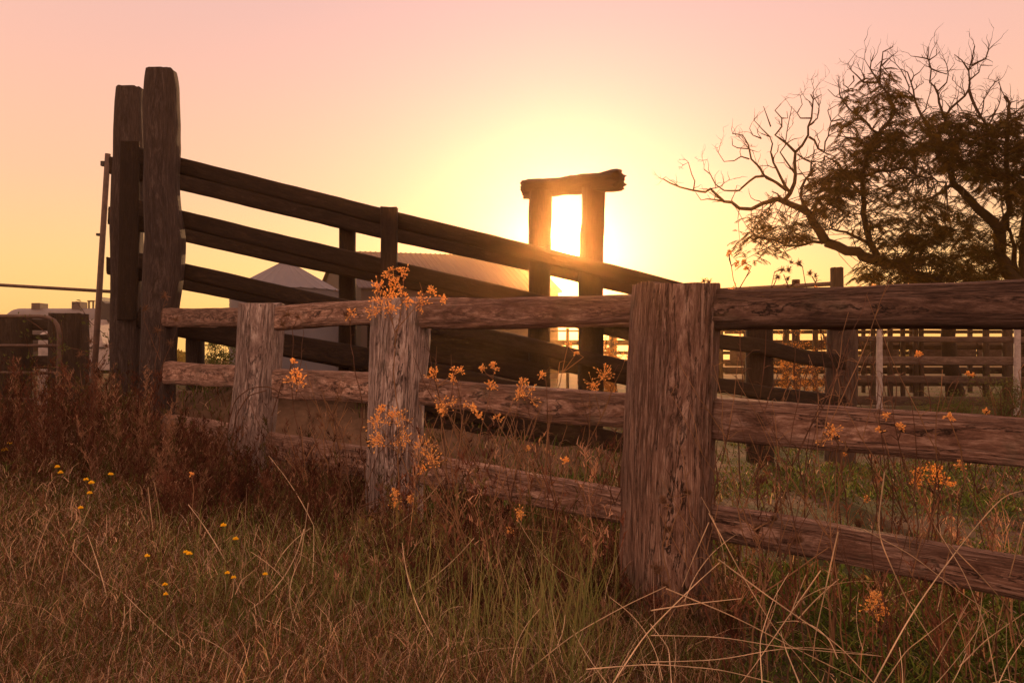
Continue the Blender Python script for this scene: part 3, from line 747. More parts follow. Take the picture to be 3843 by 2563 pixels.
RFOL = [(1700,600,140,100,.9),(1780,530,100,50,.7),(1650,760,140,100,1.2),(1850,650,130,110,.9),(1950,750,120,140,1.),(2100,680,110,130,1.),(2060,570,100,60,.7),
 (2150,850,110,180,1.1),(1960,900,120,110,.7),(1850,800,110,80,.8),(1900,1190,110,130,.5),(1900,1400,180,90,.9),(2150,1120,90,140,.45),(2010,1350,110,100,.6),(2250,700,90,260,1.),(2280,1100,90,260,.9),(1800,1100,120,110,.4)]
make_tree('tall_tree', 'tall dark feathery tree with bare twiggy tips cut by the right edge', 3800, RR, RFOL, 18., 11, 150)

# ------------------------------------------------------------------ bushes
def bush(name, label, px, py_top, px_w, d, nleaf, mat, zig=.12, seed=1, leaf=.03, bare=False, bmat='dstem'):
    rnd = random.Random(seed)
    top = P(px, py_top, d).z; w = px_w*m_per_px(d)/2; x0 = P(px, 1330, d).x
    t = thing(name, label, 'bush', (x0, d, 0)); mb = MB(); tips = []
    for i in range(14):
        p = Vector((x0+rnd.uniform(-.1, .1), d+rnd.uniform(-.1, .1), 0)); dv = Vector((rnd.uniform(-w, w)/max(top, .1)*1.1, rnd.uniform(-.4, .4), 1)).normalized()
        pts = [p]; L = top*rnd.uniform(.7, 1.05)
        for k in range(6):
            dv = (dv+Vector((rnd.gauss(0, zig), rnd.gauss(0, zig), rnd.gauss(0, zig)))).normalized(); pts.append(pts[-1]+dv*L/6)
            if k > 1:
                q = pts[-1]; e = q+(dv+Vector((rnd.gauss(0, .7), rnd.gauss(0, .7), rnd.gauss(0, .5)))).normalized()*L*.22
                mb.tube([q, q.lerp(e, .5)+Vector((0, 0, .01)), e], [.005, .004, .002], 4, False); tips.append(e)
        tips += pts[2:]
        mb.tube(pts, [.009*(1-.12*k) for k in range(7)], 5, False)
    mb.build('stems', M[bmat], t)
    if not bare:
        mb = MB()
        for _ in range(nleaf):
            c = rnd.choice(tips)+Vector((rnd.gauss(0, 1), rnd.gauss(0, 1), rnd.gauss(0, .8)))*w*.16
            a = Vector((rnd.gauss(0, 1), rnd.gauss(0, 1), rnd.gauss(0, 1))).normalized(); b = a.orthogonal().normalized(); s_ = leaf*rnd.uniform(.6, 1.4)
            mb.add([c-a*s_, c+b*s_*.4, c+a*s_, c-b*s_*.4], [(0, 1, 2, 3)])
        mb.build('leaves', mat, t, smooth=False)
    return t
M['litbush'] = leafy('sunlit_bush_leaves', (.30,.17,.06), .6, (1.8,1.2,.5))  # orange of the low sun put into the leaf colour
bush('green_bush', 'low dark green bush seen under the ramp between the posts', 830, 1290, 150, 12., 6000, M['bush'], seed=2, leaf=.017)
bush('wispy_bush', 'wispy dark shrub growing in front of the white truck', 375, 1150, 150, 8.8, 700, M['bush'], seed=3, leaf=.018, zig=.3)
bush('sunlit_bush', 'small bush with leaves lit orange behind the ramp foot', 3020, 1244, 150, 11., 2600, M['litbush'], seed=4, leaf=.014, zig=.25)
bush('dark_bush', 'dark straggly bush in front of the boards at far right', 3760, 1400, 230, 10.5, 3000, M['bush'], seed=5, leaf=.015, zig=.25)
bush('sprawling_bush', 'low green bush at the base of the white post fence', 3560, 1495, 420, 11.5, 4200, M['bush'], seed=6, leaf=.017, zig=.2)
bush('distant_bush', 'rounded bush beyond the yards seen just right of the gate frame', 2275, 1305, 90, 15., 1800, M['litbush'], seed=8, leaf=.035)
# hedge line far off closing the horizon
for i, (x, yt, w_, d, lab) in enumerate(((-150, 1290, 500, 60, 'far dark shrubs on the horizon at the left edge'), (560, 1296, 300, 70, 'far dark shrubs on the horizon behind the tall posts'), (3350, 1300, 700, 80, 'far low shrubs on the horizon behind the pens at right'))):
    rnd = random.Random(40+i); mb = MB(); x0 = P(x, 1330, d).x; W = w_*m_per_px(d)/2; T = P(0, yt, d).z
    for _ in range(3500):
        xx = rnd.uniform(-W, W); h = T*(.75+.35*noise.noise((xx*.35, i*7., 0)))*(1-abs(xx/W)**6)
        c = Vector((x0+xx, d+rnd.gauss(0, 1.), max(.1, h*rnd.random()**.5)))
        a = Vector((rnd.gauss(0, 1), rnd.gauss(0, 1), rnd.gauss(0, 1))).normalized(); b = a.orthogonal().normalized(); s_ = .22*rnd.uniform(.5, 1.3)
        mb.add([c-a*s_, c+b*s_*.5, c+a*s_, c-b*s_*.5], [(0, 1, 2, 3)])
    tag(mb.build('distant_scrub', M['bush'], loc=(x0, d, 0), smooth=False), lab, 'scrub', kind='stuff')

# ------------------------------------------------------------------ tall weeds with seed heads
def weed(label, d, stems, heads, kind='bud', dark=False, seed=0, thick=1., ground=True, group='dry seeding weeds', name='seeding_weed'):
    rnd = random.Random(seed*31+5)
    x0, y0 = stems[0][0]; base = P(x0, y0, d)
    if ground: g0 = Vector((base.x+rnd.uniform(-.03, .03), base.y, gz(base.x, base.y)-.02))
    else: g0 = base
    t = thing(name, label, 'weed', (g0.x, g0.y, max(0, g0.z)), group)
    mb = MB(); nodes = []
    for si, s in enumerate(stems):
        pts = [P(x, y, d+(.05*(-1)**si if i else 0)*0) for i, (x, y) in enumerate(s)]
        if si == 0 and ground: pts = [g0]+pts
        fine = []
        for i in range(len(pts)-1):
            k = max(1, int((pts[i+1]-pts[i]).length/.05))
            for j in range(k):
                q = pts[i].lerp(pts[i+1], j/k); fine.append(q+Vector((rnd.gauss(0, .0022), rnd.gauss(0, .003), 0)) if j else q)
        fine.append(pts[-1]); n_ = len(fine)
        fine = [q+Vector((noise.noise((q.z*5, seed*3.1, si)), noise.noise((q.z*4, seed*7.7, si)), 0))*.03*min(1, i*.25) for i, q in enumerate(fine)] if si == 0 else fine
        r0 = (.0034 if si == 0 else .0022)*thick*min(1.2, max(.75, d/3))
        mb.tube(fine, [r0*(1-.6*i/n_) for i in range(n_)], 5, False); nodes += fine
        # side stubs and curled dead leaves
        for _ in range(int(n_*.5)):
            q = rnd.choice(fine); dv = Vector((rnd.uniform(-1, 1), rnd.uniform(-.8, .8), rnd.uniform(.2, 1))).normalized()
            L = rnd.uniform(.015, .07); mb.tube([q, q+dv*L*.6, q+dv*L+Vector((0, 0, -L*.25))], [.0014*thick, .001*thick, .0006], 3, False)
    for (hx, hy, hr, *kk) in heads:
        kd = kk[0] if kk else kind
        c = P(hx, hy, d+rnd.uniform(-.05, .05)); r_ = hr*m_per_px(d)
        low = [q for q in nodes if q.z < c.z-r_*.3] or nodes
        nb = min(low, key=lambda q: (q-c).length)
        neck = c+(nb-c).normalized()*r_*.9 if (nb-c).length > r_ else nb
        mid = nb.lerp(neck, .5)+Vector((rnd.gauss(0, .008), rnd.gauss(0, .01), .004))
        mb.tube([nb, mid, neck], [.0021*thick, .0018*thick, .0015*thick], 4, False)
        hb = MB(); up = (c-neck).normalized() if (c-neck).length > 1e-4 else Vector((0, 0, 1))
        if kd == 'bud':
            nb_ = int(12+hr*.85)
            for sub in range(5):
                sv = (up+Vector((rnd.gauss(0, .75), rnd.gauss(0, .75), rnd.gauss(0, .75)))).normalized(); sc2 = neck+(sv*r_*.75)
                hb.tube([neck, sc2], [.0009, .0007], 3, False)
                for _ in range(nb_//5+1):
                    v_ = (sv*.7+Vector((rnd.gauss(0, .7), rnd.gauss(0, .7), rnd.gauss(0, .7)))).normalized()
                    q = sc2+v_*r_*rnd.uniform(.35, 1.15)
                    hb.tube([sc2, q], [.0005, .0004], 3, False)
                    hb.octa(q, rnd.uniform(2.4, 4.3)*m_per_px(d), v_, 1.5)
        elif kd == 'spike':
            for _ in range(int(16+hr*.9)):
                v_ = Vector((rnd.gauss(0, 1), rnd.gauss(0, 1), rnd.gauss(.15, 1))).normalized()
                hb.tube([c, c+v_*r_*rnd.uniform(.6, 1.1)], [.0016, .0004], 3, False)
            hb.octa(c, r_*.22, up, 1.2)
        elif kd == 'burr':
            for _ in range(60):
                v_ = Vector((rnd.gauss(0, 1), rnd.gauss(0, 1), rnd.gauss(.4, 1))).normalized(); s0 = c+v_*r_*.3
                hb.tube([s0, c+v_*r_*rnd.uniform(.6, 1.)+Vector((0, 0, r_*.2))], [.0016, .0005], 3, False)
            hb.octa(c, r_*.4, up, 1.1)
        hb.build('seed_head', M['bud' if kd == 'bud' else 'spike'], t, smooth=False)
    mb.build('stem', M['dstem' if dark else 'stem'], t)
    return t
W = [
 ('tall weed with the brightest glowing bud clusters in front of the middle fence post', 3.45, [[(1500,1900),(1490,1600),(1480,1300),(1470,1200)], [(1480,1300),(1510,1130),(1515,1040)], [(1480,1250),(1590,1110),(1575,1060)], [(1475,1220),(1450,1120)]],
   [(1455,1025,26),(1405,1070,28),(1485,1065,30),(1460,1100,28),(1420,1130,42),(1468,1160,26),(1516,1010,24),(1534,1120,20),(1600,1128,26),(1625,1095,20),(1670,1122,14)], 'bud', False),
 ('weed with glowing bud clusters low on the left side of the middle fence post', 3.2, [[(1660,2100),(1600,1900),(1500,1700),(1440,1640)], [(1500,1700),(1490,1600)], [(1600,1900),(1590,1760)]],
   [(1432,1530,18),(1402,1580,38),(1414,1650,34),(1496,1555,40),(1523,1625,30),(1595,1660,36),(1625,1720,42),(1580,1755,18)], 'bud', False),
 ('single glowing seed head floating before the rails right of the short post', 3.6, [[(1240,1900),(1180,1600),(1130,1460)]], [(1108,1385,20),(1112,1425,32),(1100,1351,9)], 'bud', True),
 ('dark seeding weed against the top rail beside the short post', 4.2, [[(1150,1900),(1110,1500),(1085,1230)], [(1110,1500),(1140,1250)]], [(1080,1180,40,'spike'),(1060,1220,30,'spike'),(1120,1190,24,'spike')], 'spike', True),
 ('dark seed head against the top rail midway between short and middle posts', 3.8, [[(1400,1950),(1350,1500),(1315,1220)]], [(1300,1185,26,'spike'),(1318,1168,16)], 'bud', True),
 ('weed with a pale head beside the sun ray crossing the middle rail', 3.3, [[(1740,2250),(1720,1900),(1680,1600),(1650,1450)], [(1720,1900),(1800,1650),(1850,1420)]], [(1630,1395,26),(1680,1500,30),(1730,1390,18),(1810,1385,14),(1846,1370,16),(1850,1440,22),(1705,1430,16)], 'bud', False),
 ('tall dark stemmed weed rising straight left of centre', 3.0, [[(1715,2300),(1715,1950),(1740,1700),(1730,1500),(1700,1330)], [(1715,1950),(1650,1700),(1600,1620)]], [(1770,1520,18),(1660,1540,14),(1800,1560,14)], 'bud', True),
 ('weed with a round bud cluster in front of the middle rail below the sun', 3.1, [[(2090,2300),(2085,1900),(2070,1650),(2040,1400)], [(2085,1900),(2020,1700),(1975,1500)]], [(1980,1465,34),(1950,1475,20),(2030,1405,14)], 'bud', True),
 ('weed with two bud clusters just left of the thick foreground post', 3.25, [[(2130,2250),(2140,1900),(2180,1600),(2250,1430)], [(2180,1600),(2205,1520)]], [(2200,1490,36),(2272,1405,40),(2245,1445,20)], 'bud', False),
 ('thin forked weed with bare lit tips under the sun', 3.8, [[(2040,1900),(2060,1550),(2110,1400),(2130,1290)], [(2110,1400),(2160,1330)], [(2110,1400),(2150,1370),(2190,1340)], [(2090,1450),(2100,1360)]], [(2132,1290,8),(2162,1328,6)], 'bud', False),
 ('weed with a lit seed cluster low before the bottom rail', 3.0, [[(2080,2350),(2075,2050),(2085,1850)], [(2075,2050),(2120,1790)], [(2085,1850),(2055,1790)]], [(1940,1912,24),(2120,1727,14),(1910,1980,16)], 'bud', False),
 ('slender reddish weed right of centre before the grass gap', 3.4, [[(1900,2250),(1920,1900),(1950,1600),(1960,1450)], [(1920,1900),(1870,1600)]], [(1870,1560,14),(1966,1430,14),(1980,1680,10)], 'bud', True),
 ('weed with a large golden bud head in front of the right hand middle rail', 2.35, [[(3120,2300),(3130,1950),(3160,1720),(3175,1690)], [(3130,1950),(3140,1700)]], [(3120,1615,34),(3165,1605,38),(3195,1640,36),(3220,1620,22),(3170,1660,20)], 'bud', False),
 ('weed with an orange bud head over the bare ground at right', 2.45, [[(3560,2450),(3500,2100),(3480,1850)], [(3500,2100),(3540,1850)]], [(3455,1765,26),(3500,1755,34),(3530,1790,28),(3430,1810,16)], 'bud', True),
 ('short weed with a glowing bud head near the bottom right', 2.2, [[(3250,2520),(3270,2380),(3285,2300)]], [(3270,2260,32),(3300,2245,30),(3330,2290,16)], 'bud', False),
 ('tall branching dead weed in front of the rails at right, many bare red stems', 2.2, [[(3500,2500),(3470,2200),(3430,1900),(3380,1650),(3340,1420)], [(3470,2200),(3500,1900),(3530,1650),(3600,1400)], [(3430,1900),(3330,1700),(3280,1550)], [(3500,1900),(3600,1700),(3680,1520)], [(3430,1900),(3440,1700),(3420,1500)]], [(3380,1600,16),(3300,1610,12),(3330,1560,14),(3560,1700,12)], 'bud', True),
 ('second tall dead weed further right with stems spreading upward', 2.35, [[(3700,2500),(3560,2150),(3510,1800),(3480,1520),(3440,1350)], [(3560,2150),(3620,1800),(3700,1550)], [(3510,1800),(3560,1600),(3640,1420)]], [(3450,1330,10),(3640,1400,10),(3700,1540,10)], 'bud', True),
 ('weed with spiky star heads silhouetted on the sky over the front top rail', 2.9, [[(2840,2100),(2860,1500),(2890,1150),(2920,1020)], [(2890,1150),(2960,1080)]], [(2935,1015,20,'spike'),(2960,1012,20,'spike'),(2918,1040,18,'spike'),(2955,1046,16,'spike'),(2990,1060,14,'spike')], 'spike', True),
 ('weed with star heads beside the short far post on the skyline', 2.9, [[(3180,1900),(3120,1400),(3050,1120),(3005,1000)], [(3050,1120),(3060,1060)]], [(3000,985,18,'spike'),(3040,1025,16,'spike'),(3060,1035,14,'spike'),(2970,985,14,'spike')], 'spike', True),
 ('weed with a round bud ball against the dark top rail at right', 2.75, [[(3150,2000),(3110,1500),(3080,1200)]], [(3072,1105,24),(3068,1085,14)], 'bud', True),
 ('sparse bud sprays against the top rail beneath the tree', 2.6, [[(3300,2000),(3260,1500),(3220,1200)], [(3260,1500),(3300,1180)]], [(3190,1100,22),(3215,1085,16),(3260,1095,24),(3280,1080,12)], 'bud', True),
 ('faint bud spray in the middle of the right top rail', 2.5, [[(3350,2000),(3340,1500),(3320,1200)]], [(3300,1110,20),(3320,1160,22),(3310,1190,14),(3420,1080,14)], 'bud', True),
 ('tiny spray of buds on the sky where the ramp rail meets the front rail', 3.3, [[(2690,2100),(2680,1500),(2670,1130)]], [(2640,1055,20,'spike'),(2662,1060,22,'spike'),(2690,1078,16,'spike')], 'spike', True),
 ('thin airy weed standing tallest against the yellow sky right of the sun', 3.2, [[(2770,2000),(2775,1500),(2765,1100),(2745,1000),(2735,950)], [(2765,1100),(2800,1040),(2820,1000)]], [(2738,945,10),(2765,985,8),(2790,985,8),(2755,1095,26),(2805,1005,8)], 'bud', True),
 ('weed with a dim orange bud fan on the right top rail', 2.8, [[(3020,2000),(2990,1500),(2960,1200)]], [(2935,1130,22),(2960,1150,16)], 'bud', True),
 ('dry burr thistle at the foot of the thick foreground post, left side', 2.5, [[(2470,2400),(2490,2250),(2480,2180)]], [(2465,2140,34,'burr'),(2500,2200,22,'burr')], 'burr', False),
 ('branched burr thistle right of the thick foreground post, on a thick pale stem', 2.35, [[(2820,2450),(2850,2220),(2970,2130),(3090,2050)], [(2850,2220),(2850,2040),(2900,1960)], [(2850,2040),(2830,1990)], [(2970,2130),(2960,2050)]], [(2840,1990,26,'burr'),(2990,2030,34,'burr'),(2860,2120,24,'burr'),(2905,1950,18,'burr')], 'burr', False),
 ('burr thistle before the face of the thick foreground post', 2.45, [[(2520,2300),(2500,2050),(2495,1900)], [(2500,2050),(2560,1880)]], [(2490,1880,24,'burr'),(2580,1850,20,'burr'),(2510,1990,24,'burr')], 'burr', False),
 ('small grey burr head lying on the bottom rail at right', 2.5, [[(3240,2200),(3230,2050)]], [(3222,1968,26,'burr')], 'burr', False),
 ('dark dead weed spreading before the tall posts, fine black twigs', 5.6, [[(560,1750),(580,1450),(600,1250),(620,1120)], [(580,1450),(660,1250)], [(600,1350),(540,1200)]], [(620,1110,26,'spike'),(660,1200,26,'spike'),(545,1160,22,'spike'),(590,1240,26,'spike'),(640,1290,24,'spike')], 'spike', True),
 ('dark dead weed on the far left of the tall posts', 5.3, [[(350,1750),(350,1450),(340,1300)], [(350,1450),(400,1320)]], [(340,1280,24,'spike'),(400,1300,24,'spike'),(300,1330,20,'spike')], 'spike', True),
 ('dark seed heads in front of the lower rails between short and middle posts', 3.6, [[(1290,2100),(1280,1800),(1260,1600)], [(1280,1800),(1200,1600)]], [(1250,1570,36,'spike'),(1200,1560,28,'spike'),(1310,1640,26,'spike'),(1270,1500,24,'spike')], 'spike', True),
 ('dark weed stems crossing the foot of the middle fence post', 3.1, [[(1370,2300),(1330,1950),(1290,1700),(1210,1480)], [(1330,1950),(1420,1700),(1560,1560)]], [(1480,1850,20),(1500,1900,24),(1540,1870,18)], 'bud', True),
 ('upright bare stem with buds at the left of the grass', 3.4, [[(740,2500),(735,2200),(728,1950),(720,1790)]], [(720,1780,8)], 'bud', False),
 ('fine branched dead weed standing tallest in the grass on the left', 4.4, [[(360,2200),(370,1800),(360,1600)], [(370,1800),(450,1640)], [(370,1800),(310,1640)]], [(360,1590,22,'spike'),(450,1630,20,'spike'),(310,1630,20,'spike')], 'spike', True),
 ('two forked red stems at the right edge against the yards', 2.1, [[(3800,2563),(3780,2200),(3690,1950),(3620,1800)], [(3690,1950),(3760,1800),(3843,1720)]], [(3560,1560,14),(3600,1740,14)], 'bud', False),
 ('leaning pale stalk crossing from the ground to the right middle rail', 2.5, [[(2900,2500),(2980,2300),(3200,1990),(3260,1880)]], [(3260,1870,8)], 'bud', False),
 ('thick pale broken stalk standing in the bare ground at right', 2.6, [[(3130,2200),(3140,1960),(3165,1700)]], [(3166,1700,5)], 'bud', False),
 ('straight golden stalk leaning up beside the thick foreground post', 2.7, [[(2780,2100),(2830,1800),(2900,1580),(2980,1420)]], [(2885,1560,10),(2978,1415,5)], 'bud', False),
]
for i, w_ in enumerate(W):
    lab, d, stems, heads, kd, dk = w_
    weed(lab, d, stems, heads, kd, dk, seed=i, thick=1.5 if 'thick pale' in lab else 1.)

def bare(px, d, ytop, seed, lab, grp):
    r = random.Random(seed); yb = HORIZON+EYE*F/d-30; lean = r.uniform(-.28, .28); H = yb-ytop
    main = [(px, yb)]+[(px+lean*H*t+r.gauss(0, 10), yb-H*t) for t in (.25, .5, .75, 1.)]
    st = [main]
    for _ in range(r.randint(3, 5)):
        k = r.randint(1, 3); x0, y0 = main[k]; L = H*r.uniform(.25, .5); a = r.choice((-1, 1))*r.uniform(.25, .6)+lean*.6
        st.append([(x0, y0), (x0+a*L*.5, y0-L*.5), (x0+a*L*.9, y0-L)])
        if r.random() < .6: st.append([(x0+a*L*.5, y0-L*.5), (x0+a*L*.5+r.uniform(-60, 60), y0-L*.9)])
    weed(lab, d, st, [], 'bud', r.random() < .35, seed=seed, thick=.9, group=grp, name='bare_weed')
rr = random.Random(5)
for i in range(20): bare(2740+i*57+rr.uniform(-25, 25), rr.uniform(2.05, 2.6), rr.uniform(1330, 1720), 200+i, 'thin bare reddish weed stem crossing the rails right of the thick post', 'bare weed stems at the right')
for i in range(13): bare(1640+i*54+rr.uniform(-20, 20), rr.uniform(2.8, 3.4), rr.uniform(1380, 1700), 300+i, 'thin bare reddish weed stem between the middle and thick posts', 'bare weed stems in the centre')
for i in range(5): bare(1090+i*60+rr.uniform(-20, 20), rr.uniform(3.7, 4.3), rr.uniform(1480, 1680), 400+i, 'thin bare dark weed stem between the short and middle posts', 'bare weed stems at centre left')

# vine loops on the short post
vn = MB()
for s in ([(856,1600),(880,1500),(940,1455),(1010,1450),(1060,1480)], [(862,1700),(885,1560),(930,1485),(1000,1465)], [(1020,1560),(1060,1430),(1110,1350)]):
    pts = [P(x, y, 5.05-.0*i) for i, (x, y) in enumerate(s)]
    fine = [Vector([float(np.interp(t, range(len(pts)), [p[k] for p in pts])) for k in range(3)]) for t in np.linspace(0, len(pts)-1, 24)]
    for _ in range(3): fine = [fine[0]]+[(fine[i-1]+fine[i]*2+fine[i+1])/4 for i in range(1, 23)]+[fine[-1]]
    b0 = fine[0]
    vn.tube(([Vector((b0.x-.02, b0.y, 0))] if s[0][0] < 1000 else [])+fine, .0035, 5)
o = vn.build('dead_vine', M['dstem'], loc=(P(860, 1600, 5.05).x, 5.05, 0)); tag(o, 'thin dead vine arching across the short fence post', 'vine')

# ------------------------------------------------------------------ yellow flowers
FL = [(60,108,'yellow flower highest at the left edge'),(27,147,'larger yellow flower at the left edge, just below another'),(350,250,'upper of two small yellow flowers left of a cluster of three'),(370,284,'lower of two small yellow flowers left of a cluster of three'),
 (525,328,'small yellow flower at upper left of the cluster of three'),(558,348,'brightest yellow flower in the middle of the cluster of three'),(676,295,'lone yellow flower right of the cluster of three'),(548,410,'lowest flower of the yellow cluster of three'),
 (492,500,'dull orange yellow flower deep in the grass under the cluster of three'),(1365,607,'lone bright yellow flower above the greener grass'),(1157,780,'bright yellow flower of a touching pair'),(1135,770,'smaller yellow flower of a touching pair'),
 (1440,690,'faint yellow flower right of the lone bright one'),(1388,897,'left flower of two yellow ones low in the green grass'),(1427,925,'right flower of two yellow ones low in the green grass'),(1008,968,'upper of two yellow flowers one above the other low on the left'),
 (1012,1027,'lower of two yellow flowers one above the other low on the left'),(1620,905,'dull yellow flower furthest right in the green grass'),(900,793,'dull yellow flower left of the touching pair')]
for i, (x, y, lab) in enumerate(FL):
    px, py = x/1.628, 1600+y/1.628; d = min(5., .63*F/(py-1330)); c = P(px, py, d)
    rnd = random.Random(i); r_ = (13 if 'bright' in lab or 'larger' in lab else 11)*m_per_px(d)
    t = thing('yellow_flower', lab, 'flower', (c.x, c.y, 0), 'yellow flowers in the grass')
    mb = MB()
    for k in range(60):
        v_ = Vector((rnd.gauss(0, 1), rnd.gauss(0, 1), abs(rnd.gauss(0, .8)))).normalized(); s_ = v_.orthogonal().normalized()*r_*.16
        mb.add([c, c+v_*r_*.6+s_, c+v_*r_*rnd.uniform(.85, 1.05), c+v_*r_*.6-s_], [(0, 1, 2, 3)])
    mb.octa(c+Vector((0, 0, r_*.15)), r_*.6, Vector((0, 0, 1)), .8); mb.build('flower_head', M['yellow'], t, smooth=False)
    mb = MB(); mb.tube([(c.x+rnd.uniform(-.04, .04), c.y, 0), (c.x+rnd.uniform(-.01, .01), c.y, c.z*.6), c-Vector((0, 0, r_*.3))], [.002, .0016, .0014], 4, False); mb.octa(c-Vector((0, 0, r_*.3)), r_*.4, Vector((0, 0, 1)), 1.1)
    mb.build('stalk', M['green'], t)

# ------------------------------------------------------------------ grass
DRY = np.array([(.20,.115,.065), (.12,.062,.038), (.07,.034,.022), (.52,.36,.24), (.045,.02,.015), (.27,.19,.15), (.11,.045,.024)])
GRN = np.array([(.05,.078,.016), (.09,.13,.03), (.035,.052,.012), (.14,.17,.045)])
def blades(bx, by, bz, h, w, lean, col, az=None, segs=3, droop=.0, wander=.0):
    n = len(bx); t = np.linspace(0, 1, segs+1)
    az = rng.uniform(0, 2*np.pi, n) if az is None else az
    dx, dy = np.cos(az), np.sin(az)
    wa = rng.uniform(-.9, .9, n); wx, wy = np.cos(wa), np.sin(wa)
    V = np.zeros((n, 2*segs+1, 3)); k1 = rng.normal(0, 1, n)*wander
    for i, tt in enumerate(t):
        horiz = lean*h*tt**1.6
        z = bz+h*(tt*np.sqrt(np.clip(1-(lean*.55*tt)**2, .1, 1)))-droop*h*tt**3*np.abs(lean)
        x = bx+dx*horiz+k1*h*np.sin(tt*3.1)*wy; y = by+dy*horiz
        ww = w*(1-tt*.85)/2
        if i < segs:
            V[:, 2*i] = np.stack([x-wx*ww, y-wy*ww, z], 1); V[:, 2*i+1] = np.stack([x+wx*ww, y+wy*ww, z], 1)
        else: V[:, 2*segs] = np.stack([x, y, z], 1)
    base = np.arange(n)[:, None]*(2*segs+1)
    Q = np.concatenate([base+np.array([2*i, 2*i+1, 2*i+3, 2*i+2])[None] for i in range(segs-1)])
    T = base+np.array([2*segs-2, 2*segs-1, 2*segs])[None]
    return V.reshape(-1, 3), Q, T, np.repeat(col, 2*segs+1, 0)
def merge(parts):
    V = []; Q = []; T = []; C = []; o = 0
    for v, q, t, c in parts: V.append(v); Q.append(q+o); T.append(t+o); C.append(c); o += len(v)
    return np.concatenate(V), np.concatenate(Q), np.concatenate(T), np.concatenate(C)
def nz2(x, y, s, seed):      # cheap smooth value noise, vectorised
    g = np.random.default_rng(seed).random((64, 64)); u, v = (x*s) % 64, (y*s) % 64
    i, j = np.floor(u).astype(int), np.floor(v).astype(int); fu, fv = u-i, v-j; fu = fu*fu*(3-2*fu); fv = fv*fv*(3-2*fv)
    i1, j1 = (i+1) % 64, (j+1) % 64
    return (g[i, j]*(1-fu)+g[i1, j]*fu)*(1-fv)+(g[i, j1]*(1-fu)+g[i1, j1]*fu)*fv
def scatter(n, d0, d1, px0, px1, p=1.4):
    u = rng.random(n); d = (d0**(1-p)+u*(d1**(1-p)-d0**(1-p)))**(1/(1-p))
    px = rng.uniform(px0, px1, n); return px, d, (px-CX)/F*d
def pick(pal, n): return pal[rng.integers(0, len(pal), n)]*rng.uniform(.7, 1.3, (n, 1))
def gzv(x, y): return .012*(nz2(x+50, y+50, 2.3, 3)-.5)*2
parts = []
# main foreground sward: left and middle, thinner at right
N = 150000
px, d, x = scatter(N, 1.25, 7.2, -500, 3000, 1.35)
front = d < 9027/(px+720)-.02
keep = front | (rng.random(N) < .22)
keep &= ~((px > 2250) & (rng.random(N) < (px-2250)/900))
px, d, x, front = px[keep], d[keep], x[keep], front[keep]; n = len(d)
cl = nz2(x+20, d+20, 2.1, 5)*.6+nz2(x+20, d+20, 6., 6)*.4
hh = (.08+.29*cl)*np.interp(px, [-500, 300, 900, 1600, 2400, 3000], [1.35, 1.3, .95, .85, .6, .35])*np.where(front, 1, .55)*rng.uniform(.55, 1.25, n)
hh = np.minimum(hh, .20+.12*d)
gr = nz2(x+9, d+31, 1.15, 8)+.26*np.exp(-((px-1000)/550)**2)*(d < 4.2)+.08+.25*np.exp(-((px-150)/350)**2-((d-4.3)/.8)**2)
isg = rng.random(n) < np.clip((gr-.40)*2.4, .18, .85)
col = np.where(isg[:, None], pick(GRN, n), pick(DRY, n))
fld = nz2(x+3, d+77, 5.5, 21)*4*np.pi+rng.normal(0, .75, n); ll = .15+1.1*nz2(x+13, d+7, 6.5, 22)+rng.normal(0, .18, n)
tuft = nz2(x+30, d+30, 9., 23); hh *= .45+1.05*tuft
parts.append(blades(x, d, gzv(x, d)-.01, hh, rng.uniform(.0012, .0034, n)*np.clip(d/2.6, .6, 1.8), np.clip(ll, .05, 1.4), col*(.45+1.2*nz2(x+60, d+60, 3.3, 24))[:, None], az=fld, segs=3, droop=.35, wander=.05))
def stalks(N, pxr, dr_, hr, wr, pal, lr=(.05, .9)):
    px, d, x = scatter(N, dr_[0], dr_[1], pxr[0], pxr[1], 1.3); k = d < 9027/(px+720)+.1; d, x = d[k], x[k]; n = len(d)
    parts.append(blades(x, d, np.zeros(n), rng.uniform(hr[0], hr[1], n), rng.uniform(wr[0], wr[1], n)*np.clip(d/2.6, .7, 1.6), rng.uniform(lr[0], lr[1], n), pick(pal, n), segs=6, droop=.3, wander=.12))
stalks(1500, (-300, 2500), (1.7, 5.2), (.14, .45), (.0022, .0042), np.array([(.60,.42,.28), (.70,.54,.40), (.42,.27,.16)]), (.1, 1.7))
stalks(900, (600, 1500), (2.2, 3.6), (.2, .42), (.005, .009), np.array([(.16,.19,.06), (.22,.23,.09), (.12,.14,.045)]), (.05, .4))
stalks(500, (1500, 2300), (1.9, 3.), (.25, .5), (.005, .008), np.array([(.16,.18,.06), (.24,.22,.09)]), (.05, .5))
stalks(500, (-300, 2300), (1.8, 4.5), (.15, .4), (.004, .007), np.array([(.14,.17,.06)]), (.1, .7))
# fine matted thatch
N = 150000
px, d, x = scatter(N, 1.5, 6.5, -400, 2700, 1.4)
keep = d < 9027/(px+720)+.4; px, d, x = px[keep], d[keep], x[keep]; n = len(d)
zz = rng.random(n)**1.3*(.22+.14*nz2(x+20, d+20, 2.1, 5))*np.interp(px, [0, 1500, 2700], [1.2, .9, .35])
parts.append(blades(x, d, zz, rng.uniform(.03, .13, n), rng.uniform(.0014, .003, n)*np.clip(d/2.6, .7, 1.8), rng.uniform(.2, 2.2, n), np.where((rng.random(n) < .22)[:, None], pick(GRN, n), pick(DRY, n)*1.05), segs=3, droop=.4, wander=.12))
v, q, t, c = merge(parts)
tag(np_mesh('dry_grass', v, q, t, c, M['grass']), 'tangled dry brown grass with green blades filling the foreground', None, kind='stuff')
